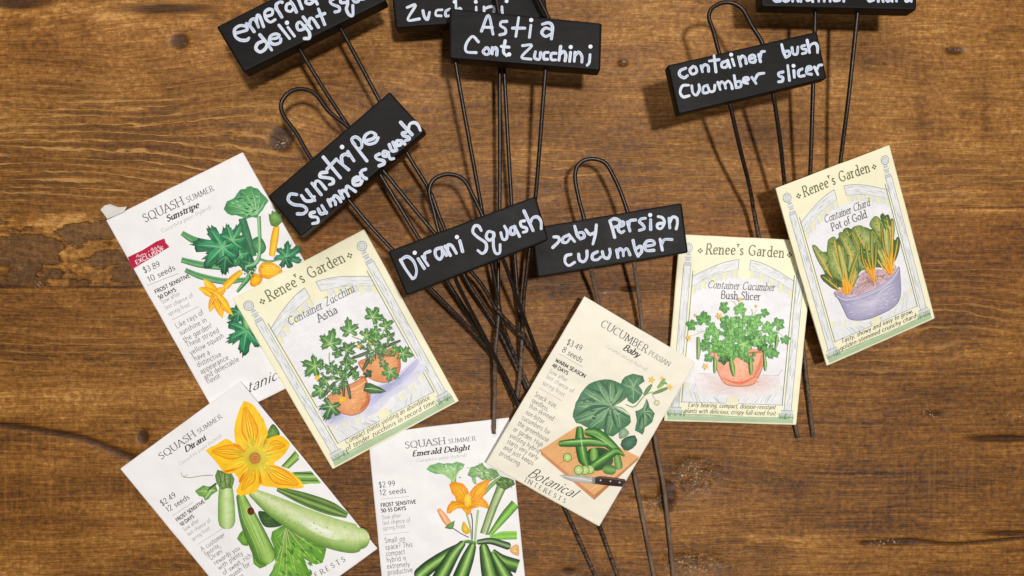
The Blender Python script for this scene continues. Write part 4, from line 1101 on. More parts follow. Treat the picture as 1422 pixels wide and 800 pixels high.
    zuke("544,664 600,765 640,840", [40, 86, 96])
    fr.band("446,578 530,572 636,604", [34, 44, 50], ((26, 48, 24), (60, 96, 44), (150, 176, 130), (44, 76, 34), (24, 44, 22)), jit=.08, cap=.8)
    bl.blob("648,628 668,604 690,594 707,604 709,664 686,664 664,654", (238, 206, 150), (216, 160, 84), jit=.06)
    bl.band("672,620 700,630 706,632", [4, 5, 2], [(206, 146, 76)]); bl.band("668,644 700,650", [3, 3], [(206, 146, 76)])
    P1 = ((250, 176, 24), (232, 140, 14))
    for o_, c_ in (("235,388 238,362 246,340 270,308 300,312 332,320 372,346 340,356 300,360 276,376 260,392", None), ("374,346 430,298 470,288 500,315 512,340 508,362 478,352 450,346 400,362", None),
                   ("252,200 270,190 290,184 318,190 342,195 372,228 382,254 372,300 350,332 300,312 290,280 270,258", None), ("384,258 408,224 440,195 480,176 526,168 512,196 498,222 490,260 468,292 400,332", None), ("328,350 402,352 392,392 376,402 358,386", None)):
        bl.blob(o_, (255, 200, 44), P1[1], smooth=False, n=3, jit=.07)
    for q in ("370,330 320,260 270,200", "370,320 330,240 300,195", "385,320 430,240 510,178", "390,320 450,270 490,225", "365,345 300,335 250,375", "380,345 440,315 500,345", "372,345 375,370 374,395", "360,340 300,320 262,340", "390,340 450,330 505,355", "375,310 355,240 345,200", "388,310 420,250 455,200"):
        bl.band(q, [11, 7, 1], [((255, 222, 70), (230, 136, 10)), ((250, 196, 30), (214, 116, 10))][len(q) % 2], jit=.08)
    bl.blob("352,290 378,262 396,290 392,340 362,342", (255, 226, 90), (250, 196, 40), jit=.05)
    bl.band("186,368 222,420 262,478", [26, 46, 36], ((226, 134, 60), (240, 186, 140), (232, 166, 110), (214, 128, 56)), cap=.7)
    bl.band("190,372 215,410 240,460", [2, 6, 3], [(250, 214, 180)])
    lf.blob("222,486 245,462 270,448 290,436 284,470 276,492 258,494", (120, 168, 84), (70, 120, 54), smooth=False, jit=.1)
    bl.blob("333,490 346,442 374,478 387,512 366,527 342,512", (250, 206, 40), (214, 160, 20), jit=.05); bl.band("344,452 340,490 350,515", [3, 12, 4], [(130, 170, 60), (210, 190, 50)])
    lf.build('leaves_print', M_INK, p); fr.build('zucchini_print', M_INK, p); bl.build('blossom_print', M_INK, p)

# ---- baby cucumber ---------------------------------------------------------
def baby():
    t, pl = packet('cream cucumber packet with a cutting board and knife, leaning on the wires',
                   [(811.5, 411.5), (966, 503.5), (832, 731), (674.5, 643.5)], [.0170, .0120, .0078, .0072], CREAM)
    sh = Sheet(pl, Frame(660, 400, .425))
    type_block(sh, t, [([("CUCUMBER", 1), (" PERSIAN", .62)], 408, 124, 631, 256, 25, 'serif'), ("Baby", 482, 201, 531, 227, 21, 'bi'), ("Cucumis sativus (hybrid)", 425, 193, 558, 271, 11, 'lat'),
        ("$3.49", 297, 184, 344, 206, 19, 'price'), ("8 seeds", 282, 207, 346, 244, 19, 'price'), ("WARM SEASON", 260, 240, 357, 294, 12, 'bold'), ("48 DAYS", 250, 256, 300, 284, 12, 'bold'),
        ("Sow after", 240, 276, 298, 308, 15, 'grey'), ("last chance of", 230, 293, 318, 344, 15, 'grey'), ("spring frost", 218, 313, 288, 355, 15, 'grey'),
        ("Snack size,", 192, 352, 264, 394, 17, 'body'), ("seedless,", 183, 372, 237, 404, 17, 'body'), ("thin-skinned", 174, 390, 253, 434, 17, 'body'), ("non-bitter", 163, 411, 222, 445, 17, 'body'),
        ("cucumbers for", 150, 428, 241, 480, 17, 'body'), ("the greenhouse", 137, 447, 236, 504, 17, 'body'), ("or garden. High", 123, 466, 217, 521, 17, 'body'), ("yielding hybrid", 111, 486, 207, 541, 17, 'body'),
        ("starts very early", 102, 506, 202, 562, 17, 'body'), ("and just keeps", 91, 525, 187, 580, 17, 'body'), ("producing.", 78, 544, 146, 583, 17, 'body'),
        ("Botanical", 170, 614, 318, 686, 34, 'script'), ("INTERESTS.", 160, 632, 302, 709, 15, 'spaced')], [(273, 214, 349, 257), (208, 326, 284, 369)])
    fb = Frame(730, 500, 230 / 836)
    p = thing_part('illustration', t)
    bd = Art(sh, fb); lf = Art(sh, fb); fr = Art(sh, fb); kn = Art(sh, fb)
    bd.fill("74,455 260,334 571,488 346,682", (228, 172, 114)); bd.fill("74,455 346,682 346,706 78,478", (204, 138, 92)); bd.fill("346,682 571,488 568,502 346,706", (186, 126, 78))
    for i in range(22):
        f = RNG.uniform(.04, .96); g0 = RNG.uniform(0, .5); g1 = g0 + RNG.uniform(.2, .5)
        A = np.array([74, 455.]); U = np.array([186, -121.]); Vv = np.array([272, 227.])
        q = A + Vv * f
        bd.band([q + U * g0 + (0, 1), q + U * ((g0 + g1) / 2) + (0, 1), q + U * min(g1, .98)], [2, 5, 1], [((214, 152, 92), (240, 192, 138), (206, 144, 86))[i % 3]], n=3)
    B1, B2, B3 = (124, 166, 118), (66, 116, 82), (40, 82, 60)
    lf.band("505,225 550,235 600,180 640,160", [6, 6, 5, 4], [(120, 160, 110)])
    def bigleaf(o, c, ends, ci=B1, co=B2):
        lf.blob(o, ci, co, c, smooth=False, n=3, jit=.13)
        for e in ends:
            m_ = ((c[0] + e[0]) / 2 + 4, (c[1] + e[1]) / 2 - 4)
            d = np.array(e) - c; nn = np.array([-d[1], d[0]]) * .07
            lf.band([c, np.array(m_) + nn * 1.8, np.array(e) + nn], [3, np.linalg.norm(d) * .10, 2], [(50, 100, 72)], jit=.15)
            lf.band([c, np.array(m_) - nn * 1.5, np.array(e) - nn], [3, np.linalg.norm(d) * .08, 2], [(134, 172, 128)], jit=.15)
            lf.band([c, m_, e], [5, 4, 1.5], [(164, 192, 150), (92, 138, 98)])
    lf.blob("480,120 488,100 502,84 520,76 542,69 565,74 592,80 600,108 570,128 584,146 592,166 580,186 570,202 556,214 540,222 515,206 508,170", (104, 150, 106), B2, (540, 130), smooth=False, n=2, jit=.14)
    for q in ("545,135 530,105 515,90", "545,135 560,100 580,88", "540,140 545,180 542,212", "540,140 570,165 585,170", "540,140 510,130 490,122"): lf.band(q, [5, 4, 1], [(150, 184, 142)])
    bigleaf("237,286 240,262 247,240 252,216 264,198 278,168 300,140 318,122 342,110 370,102 402,97 428,99 452,106 482,120 498,134 506,152 512,188 480,214 440,236 470,228 502,232 520,240 532,256 528,282 532,312 520,328 500,342 470,366 440,387 420,382 404,388 398,368 394,350 372,352 350,346 322,346 300,336 278,324 256,320", (432, 232),
            [(260, 220), (300, 150), (370, 110), (440, 110), (490, 150), (250, 300), (320, 335), (410, 370), (470, 345), (520, 280)])
    for i in range(60):
        x, y = 370 + RNG.normal(0, 65), 235 + RNG.normal(0, 60)
        if ((x - 375) / 115) ** 2 + ((y - 230) / 110) ** 2 < .9: lf.band([(x, y), (x + 8, y + 4), (x + 16, y + 3)], [1, 6, 1], [(B3, (100, 146, 104), (144, 180, 138))[i % 3]], n=2)
    bigleaf("553,258 575,252 592,240 602,218 611,194 620,216 626,240 640,254 652,270 645,292 640,312 622,328 602,340 598,362 590,378 572,366 552,356 556,330 562,308", (596, 262), [(575, 350), (600, 330), (636, 300), (640, 268), (612, 210)], (112, 150, 112), B2)
    lf.blob("476,398 470,372 480,352 502,344 522,366 512,384", (168, 190, 160), (116, 152, 118), jit=.1)
    lf.blob("478,430 486,404 505,390 530,382 552,380 564,404 558,428 540,446 518,458 498,456", (88, 134, 104), B3, smooth=False, n=3, jit=.12)
    fr.band("600,174 618,148 635,126", [14, 20, 12], ((60, 104, 60), (120, 160, 96), (70, 116, 66)), cap=.7); fr.band("642,170 680,156 714,142", [10, 17, 12], ((60, 104, 60), (130, 166, 100), (70, 116, 66)), cap=.7)
    fr.band("668,140 690,118 700,96", [14, 24, 14], ((110, 150, 80), (170, 196, 110)), cap=.5); lf.band("690,120 706,116 715,124", [8, 10, 3], [(110, 156, 90)])
    for x, y, r in ((636, 100, 22), (728, 136, 18), (688, 92, 12)):
        lf.blob([(x + (r if k % 2 == 0 else r * .45) * math.cos(k * .628), y + (r if k % 2 == 0 else r * .45) * math.sin(k * .628)) for k in range(10)], (240, 210, 90), (226, 186, 80), smooth=False, n=1)
    fr.dot(662, 216, 15, (236, 234, 206), (176, 180, 130)); fr.dot(662, 216, 7, (240, 226, 170))
    lf.stroke("640,175 650,195 658,205", 3, 2, (150, 172, 130))
    cu = ((34, 84, 34), (62, 124, 48), (130, 182, 92), (84, 146, 60), (44, 100, 40), (30, 76, 32))
    fr.blob("320,450 410,450 440,520 360,560 310,520", (40, 70, 34), (54, 84, 40), jit=.2)
    fr.band("272,350 276,420 290,495 298,515", [36, 54, 56, 44], cu, cap=.9, jit=.08)
    fr.band("312,364 360,374 430,430 496,482", [40, 56, 50, 12], cu, cap=.8, jit=.08)
    fr.band("345,462 346,492", [40, 44], ((60, 120, 46), (150, 196, 100), (70, 130, 54)), cap=1.0)
    fr.band("462,495 470,535", [38, 40], ((50, 106, 44), (140, 186, 100), (60, 116, 50)), cap=1.0); fr.band("412,552 432,555", [48, 50], ((40, 92, 36), (120, 170, 84), (50, 104, 44)), cap=1.0)
    fr.band("330,545 390,502 452,462 492,476", [42, 46, 40, 14], cu, cap=.7, jit=.08)
    fr.band("180,422 240,418 320,414 396,424", [32, 42, 46, 30], cu, cap=1.0, jit=.08)
    for q in ("190,412 250,410 330,406 385,414", "276,370 284,430 296,500", "330,372 390,405 450,452", "350,520 400,490 445,465"): fr.band(q, [1, 6, 5, 1], [(168, 208, 130)], jit=.1)
    for x, y, r in ((324, 553, 24), (298, 556, 25), (268, 556, 25), (211, 492, 23)):
        fr.dot(x, y, r, (60, 118, 44), (76, 132, 56)); fr.dot(x, y, r * .84, (206, 222, 150), (176, 206, 120)); fr.dot(x, y, r * .45, (222, 230, 176), (196, 216, 146))
        for k in range(6): fr.dot(x + r * .3 * math.cos(k * 1.05), y + r * .3 * math.sin(k * 1.05), r * .07, (160, 186, 110), n=5)
    kn.blob("168,580 230,580 300,584 352,594 348,626 290,622 230,612 196,598", (206, 206, 200), (160, 158, 152), smooth=False, n=3, jit=.05)
    kn.band("175,584 250,596 345,612", [2, 8, 5], [(232, 232, 228), (190, 188, 180)]); kn.fill("336,590 352,592 350,628 334,624", (130, 128, 124))
    kn.blob("350,592 376,586 402,588 452,594 500,602 506,612 496,626 488,640 440,636 398,632 350,626", (58, 30, 28), (30, 16, 16), smooth=False, n=3, jit=.1)
    kn.band("356,596 400,594 460,602 500,610", [2, 5, 5, 2], [(120, 84, 78)])
    for x, y in ((378, 607), (428, 612), (474, 618)): kn.dot(x, y, 5, (220, 216, 208), (150, 146, 140), n=8)
    bd.build('cutting_board_print', M_INK, p); lf.build('leaves_print', M_INK, p); fr.build('cucumber_print', M_INK, p); kn.build('knife_print', M_INK, p)
# ---- pale yellow packets with a garden-gate frame ---------------------------
def homog(dst):
    src = [(0, 0), (1, 0), (1, 1), (0, 1)]
    A = []; b = []
    for (x, y), (u, v) in zip(src, dst):
        A.append([x, y, 1, 0, 0, 0, -u * x, -u * y]); b.append(u)
        A.append([0, 0, 0, x, y, 1, -v * x, -v * y]); b.append(v)
    h = np.append(np.linalg.solve(np.array(A, float), np.array(b, float)), 1).reshape(3, 3)
    def f(p):
        p = np.asarray(p, float); q = np.c_[p * (1.0, 1.0), np.ones(len(p))] @ h.T
        return q[:, :2] / q[:, 2:]
    return f

def gate_frame(sh, corners, t, title, names, caption, ground=None):
    # design drawn in units of 100 across and 138 down, mapped to the packet
    Hm = homog(corners)
    mp = lambda p: Hm(np.asarray(p, float) / (100.0, 138.0))
    a = Art(sh, mapper=mp)
    STONE, LINE, INK2 = (229, 231, 233), (140, 152, 156), (172, 180, 186)
    a.fill("2.6,133.2 97.4,133.2 97.6,137 2.4,137", (172, 196, 158))
    a.band("3,133.4 30,133 60,133.6 97,133.2", [1.2, 1.8, 1.2, 1.6], [(150, 178, 140), (196, 212, 180)], jit=.12)
    # the white field inside the gate
    L = [(11.5, 30.5)] + [(11.5 + 34 * f, 30.5 - 14.2 * math.sin(f * 1.35) / math.sin(1.35)) for f in np.linspace(.1, 1, 9)]
    R = [(54 + 34 * f, 30.5 - 14.2 * math.sin((1 - f) * 1.35) / math.sin(1.35)) for f in np.linspace(0, .9, 9)] + [(88.5, 30.5)]
    outer = L + R
    inner_l = [(q[0], q[1] + 7.5) for q in L]; inner_r = [(q[0], q[1] + 7.5) for q in R]
    a.fill("13,42 40,30 46,29.5 54,29.5 62,30 88,42 88,124 13,124", (236, 236, 240))
    a.fill([(q[0], q[1] + 3) for q in inner_l] + [(54, 40), (46, 46), (13, 46)], (236, 236, 240)); a.fill([(q[0], q[1] + 3) for q in inner_r] + [(87, 46), (54, 46), (54, 30)], (236, 236, 240))
    for Q, I in ((L, inner_l), (R, inner_r)):
        a.fill(Q + I[::-1], STONE)
        # pickets under the arch
        for k in np.linspace(.06, .94, 9):
            i = k * (len(I) - 1); j = int(i); f = i - j
            x = I[j][0] * (1 - f) + I[min(j + 1, len(I) - 1)][0] * f; y = I[j][1] * (1 - f) + I[min(j + 1, len(I) - 1)][1] * f
            n_ = int(round(k * 10))
            a.fill([(x - 1.6, y + .1), (x + 1.6, y + .1), (x + 1.6, y + 5.0 + n_ % 2), (x - 1.6, y + 5.0 + n_ % 2)], (232, 232, 196) if n_ % 2 else (222, 223, 226))
            a.stroke([(x + 1.7, y + .1), (x + 1.7, y + 5.6)], .25, .2, INK2)
        # wood grain of the arch
        for k in range(26):
            f0 = RNG.uniform(0, .85); q = []
            off = RNG.uniform(.6, 7)
            for f in (f0, f0 + .07, f0 + .15):
                i = min(f, .999) * (len(Q) - 1); j = int(i); ff = i - j
                q.append((Q[j][0] * (1 - ff) + Q[j + 1][0] * ff, Q[j][1] * (1 - ff) + Q[j + 1][1] * ff + off + RNG.normal(0, .25)))
            a.band(q, [.1, .42, .1], [((176, 182, 188), (240, 240, 240), (196, 200, 200))[k % 3]], n=3, jit=0)
        a.stroke(Q, .45, .45, LINE, n=3); a.stroke(I, .3, .3, INK2, n=3)
    a.stroke([L[-1], inner_l[-1]], .4, .4, LINE); a.stroke([R[0], inner_r[0]], .4, .4, LINE)
    # feet of the gate
    for s in (-1, 1):
        X = lambda x: 50 + s * x * 1.0
        q = [(X(37.5), 112), (X(30), 114.5), (X(18), 117.6), (X(4.5), 119.5), (X(4.5), 123.4), (X(20), 123.4), (X(37.5), 123.4)]
        a.fill(q if s > 0 else q[::-1], STONE)
        for k in range(16):
            x = RNG.uniform(6, 35); y0 = np.interp(x, [4.5, 18, 30, 37.5], [119.8, 118, 115, 112.6])
            a.band([(X(x), y0 + .5), (X(x - 2.2), y0 + 3), (X(x - 4), 123)], [.12, .4, .1], [((176, 182, 188), (242, 242, 242))[k % 2]], n=2, jit=0)
        a.stroke([(X(4.5), 119.5), (X(4.5), 123.4), (X(37.5), 123.4)], .4, .4, LINE, smooth=False)
        for k in range(6):
            x = 13 + k * 4.4; y0 = np.interp(x, [4.5, 18, 30, 37.5], [119.5, 117.6, 114.5, 112])
            h_ = 4.4 if k % 2 else 5.2
            a.fill([(X(x) - 1.5, y0 - h_), (X(x) + 1.5, y0 - h_), (X(x) + 1.5, y0 - .2), (X(x) - 1.5, y0 - .2)], (232, 232, 200) if k % 2 else (224, 225, 230))
            a.stroke([(X(x) + 1.6, y0 - h_), (X(x) + 1.6, y0 - .2)], .22, .2, INK2)
    a.fill("46,117 54,117 54,124 46,124", (236, 233, 200))
    # the two posts
    for s in (-1, 1):
        X = lambda x: 50 + s * x
        def quad(x0, y0, x1, y1, c):
            q = [(X(x0), y0), (X(x1), y0), (X(x1), y1), (X(x0), y1)]
            a.fill(q if s > 0 else q[::-1], c)
        quad(39.8, 22, 45.2, 130, STONE)
        for k in range(60):
            y = RNG.uniform(24, 128); x = RNG.uniform(40.2, 44.8)
            a.band([(X(x), y), (X(x + RNG.normal(0, .5)), y + 3), (X(x + RNG.normal(0, .3)), y + 6)], [.1, .55, .1], [((180, 188, 192), (240, 240, 240), (198, 204, 204))[k % 3]], n=2, jit=0)
        for x in (39.8, 45.2): a.stroke([(X(x), 22), (X(x), 130)], .4, .4, LINE)
        a.stroke([(X(38.0), 26), (X(37.9), 70), (X(38), 124)], .55, .55, (112, 124, 128))
        for k, (y, w) in enumerate(((13.6, 1.7), (15.6, 2.6), (17.6, 1.8), (19.6, 2.6), (21.4, 2.9))):
            quad(42.3 - w, y - .75, 42.3 + w, y + .75, (226, 228, 228) if k % 2 else (204, 208, 212))
            a.stroke([(X(42.3 - w), y + .8), (X(42.3 + w), y + .8)], .35, .35, LINE)
        a.dot(X(43.2), 9.4, 3.3, (240, 240, 226), (216, 222, 222)); a.dot(X(43.2), 9.3, 1.9, (196, 204, 208), (236, 238, 236))
        a.stroke(np.c_[X(43.2) + 1.9 * np.cos(np.linspace(0, 6.28, 12)), 9.3 + 1.9 * np.sin(np.linspace(0, 6.28, 12))], .3, .3, (130, 142, 148), n=2)
        an = np.linspace(0, 2 * math.pi, 16)
        a.stroke(np.c_[X(43.2) + 3.3 * np.cos(an), 9.4 + 3.3 * np.sin(an)], .4, .4, (120, 132, 136), n=2)
        quad(37.6, 127.5, 46.8, 129.5, (212, 215, 216)); quad(36.8, 129.6, 47.4, 132.6, (198, 206, 202))
        a.stroke([(X(37.6), 127.5), (X(46.8), 127.5)], .4, .4, LINE); a.stroke([(X(36.8), 132.4), (X(47.4), 132.4)], .5, .5, (110, 130, 118))
        for k in range(12):
            x = RNG.uniform(35, 47.5); a.band([(X(x), 134), (X(x + RNG.normal(0, .5)), 131.5), (X(x + RNG.normal(0, 1)), 129.6)], [.6, .4, .1], [((104, 142, 104), (140, 170, 130))[k % 2]], n=2, jit=0)
    a.build('gate_print', M_INK, t)
    b = Art(sh, mapper=mp)
    OL = (98, 102, 66)
    text(b, title, (20.5, 13.4), (78.6, 13.4), 7.6, col=OL, weight=13, serif=True, contrast=.8, arc=.6, track=16)
    for x, y in ((16.2, 11.2), (82.8, 11.2)):
        for k in range(4):
            an = k * math.pi / 2 + .0
            b.dot(x + 1.25 * math.cos(an), y + 1.25 * math.sin(an), .75, OL, n=7)
    (n1, x0, x1, y1_), (n2, x2, x3, y2_) = names
    text(b, n1, (x0, y1_), (x1, y1_), 5.6, col=(84, 84, 88), weight=10.5, slant=.24, serif=True, contrast=.7)
    text(b, n2, (x2, y2_), (x3, y2_), 5.8, col=(72, 72, 76), weight=12, serif=True, contrast=.7)
    text(b, caption[0], (17, 126.8), (83, 126.8), 3.5, col=(96, 98, 78), weight=12, slant=.22, contrast=.5)
    text(b, caption[1], (14.5, 131.4), (84.5, 131.4), 3.5, col=(96, 98, 78), weight=12, slant=.22, contrast=.5)
    return b

def astia():
    co = [(323, 414.5), (505.6, 318.5), (637, 557), (462, 651.5)]
    t, pl = packet('pale yellow zucchini packet with two terracotta pots, overlapping the torn-flap packet', co, [.0062, .0044, .0030, .0034], LEMON, .0018)
    sh = Sheet(pl, Frame(410, 410, 180 / 758))
    b = gate_frame(sh, co, t, "Renee's Garden", (("Container Zucchini", 24, 74, 34.5), ("Astia", 42.5, 57, 42)), ("Compact plants yielding an abundance", "of tender zucchinis in record time"))
    b.build('lettering', M_TEXT, t)
    p = thing_part('illustration', t)
    gr = Art(sh); pt = Art(sh); lf = Art(sh); fr = Art(sh)
    gr.blob("130,652 200,620 300,600 440,556 520,500 620,440 704,356 756,424 720,480 620,560 560,600 470,690 330,728 200,768 150,706", (190, 190, 222), (220, 220, 236), (460, 580), rings=6, jit=.03)
    gr.blob("430,600 470,540 560,512 630,450 700,372 720,400 640,500 540,570 440,650", (158, 160, 206), (196, 197, 226), jit=.04); gr.blob("150,690 210,668 290,700 260,740 190,750", (168, 170, 210), (208, 208, 230), jit=.04)
    TE, TD = (236, 172, 116), (218, 142, 88)
    def terracotta(o, c):
        pt.blob(o, TE, TD, c, jit=.06)
        q = cr(pts(o), 5, True); pt.stroke(np.vstack([q, q[:1]]), 4, 4, (160, 84, 50), n=1)
    terracotta("370,392 386,430 420,474 478,504 540,508 590,480 614,430 612,370 592,302 540,318 470,350 410,372", (540, 400))
    pt.band("600,330 606,400 590,470", [6, 22, 8], [(184, 100, 58), (216, 130, 80)]); pt.band("378,392 420,400 450,380", [4, 14, 4], [(190, 106, 64)])
    terracotta("186,600 205,640 240,674 290,696 340,702 392,680 426,640 438,590 428,530 404,482 350,508 270,545 212,575", (340, 620))
    pt.band("420,560 418,620 380,670", [6, 26, 8], [(184, 98, 54), (220, 130, 76)]); pt.band("300,560 360,540 420,500", [4, 10, 4], [(246, 186, 130)]); pt.band("350,490 400,478 425,520", [4, 12, 4], [(200, 110, 60)])
    for i in range(16):
        x, y = RNG.uniform(300, 410), RNG.uniform(560, 670); pt.band([(x, y), (x + 12, y - 3), (x + 24, y - 8)], [1, 6, 1], [((246, 182, 124), (214, 132, 78))[i % 2]], n=2)
    for q in ("470,178 476,220 482,262", "520,200 508,235 498,262", "200,335 198,370 206,410", "268,400 264,440 266,470", "330,240 380,260 440,285", "140,415 200,430 250,470", "300,340 280,380 270,420"):
        lf.band(q, [7, 7, 6], [(120, 150, 90), (168, 190, 130)])
    V_ = dict(vein=(212, 228, 178))
    g1 = dict(ci=(126, 176, 84), co=(62, 116, 54), edge=(58, 104, 50), notch=.58, teeth=.15, **V_); g2 = dict(ci=(104, 150, 80), co=(52, 98, 50), edge=(48, 88, 44), notch=.58, teeth=.15, **V_)
    cluster(lf, [(452, 128, -60, 73, g1), (528, 182, -40, 52, g1), (318, 210, -100, 71, g1), (412, 238, -20, 57, g1), (205, 285, -80, 82, g1), (545, 245, -30, 46, g2), (115, 418, 200, 85, g1), (300, 322, -40, 62, g2),
                 (298, 408, -30, 55, g2), (215, 430, -160, 50, g2), (150, 556, 150, 64, g1), (210, 650, 110, 85, g2), (628, 342, 10, 64, g1), (470, 262, -90, 50, g1), (420, 455, 40, 36, dict(ci=(70, 100, 60), co=(40, 66, 40), vein=(120, 146, 96)))])
    lf.blob("398,560 410,512 440,514 500,540 532,562 500,574 440,576", (90, 140, 76), (44, 84, 44), smooth=False, jit=.14); lf.band("410,545 460,548 520,562", [4, 4, 1], [(200, 220, 170)])
    for cx, cy, n_ in ((268, 490, 26), (468, 330, 22)):
        for k in range(n_):
            an = RNG.uniform(0, 6.28); L = RNG.uniform(28, 74)
            lf.band([(cx, cy), (cx + L * .6 * math.cos(an), cy + L * .5 * math.sin(an) - 4), (cx + L * math.cos(an), cy + L * .8 * math.sin(an))], [5, 8, 1], [((74, 122, 60), (130, 176, 96), (48, 86, 46))[k % 3]], n=3, jit=.1)
    cluster(lf, [(255, 452, -70, 44, g2), (180, 505, 190, 46, g1), (335, 452, 10, 40, g1), (240, 545, 120, 48, g2), (330, 385, -60, 34, g1), (500, 318, -50, 40, g2), (440, 372, 150, 36, g2), (580, 320, 20, 34, g1), (515, 400, 70, 34, g2), (470, 215, -90, 40, g1), (250, 345, -110, 38, g2), (385, 290, 160, 34, g2)])
    D1 = ((30, 40, 26), (70, 88, 56), (34, 46, 28))
    for q, w in (("520,305 560,288 612,266", 18), ("340,366 390,348 432,328", 20), ("308,474 330,448 362,418", 22), ("150,486 190,482 224,482", 15), ("168,588 195,552 228,512", 22), ("280,502 282,550 284,592", 17), ("300,504 312,550 322,602", 19), ("398,432 414,404 432,374", 20), ("385,308 410,314 442,322", 14), ("480,345 530,352 580,354", 12)):
        fr.band(q, [w * .7, w, w * .7], D1, cap=.8); fr.band(q, [1, 4, 1], [(128, 146, 104)])
    cluster(lf, [(555, 446, 100, 62, g1)])
    for x, y, r in ((130, 482, 20), (370, 300, 15), (436, 284, 18), (272, 612, 26), (290, 604, 14)):
        fr.blob([(x + (r if k % 2 == 0 else r * .55) * math.cos(k * .628 + .3), y + (r if k % 2 == 0 else r * .55) * math.sin(k * .628 + .3)) for k in range(10)], (250, 206, 60), (226, 166, 40), smooth=False, n=1)
    for cx, cy, rx, ry, n_ in ((250, 450, 120, 120, 26), (500, 290, 90, 80, 18)):
        for i in range(n_):
            an = RNG.uniform(0, 6.28); q = math.sqrt(RNG.random())
            lf.leaf(cx + rx * q * math.cos(an), cy + ry * q * math.sin(an), RNG.uniform(0, 360), RNG.uniform(12, 24), **(g1 if i % 2 else g2))
    gr.build('ground_wash_print', M_INK, p); pt.build('pot_print', M_INK, p); lf.build('leaves_print', M_INK, p); fr.build('zucchini_print', M_INK, p)

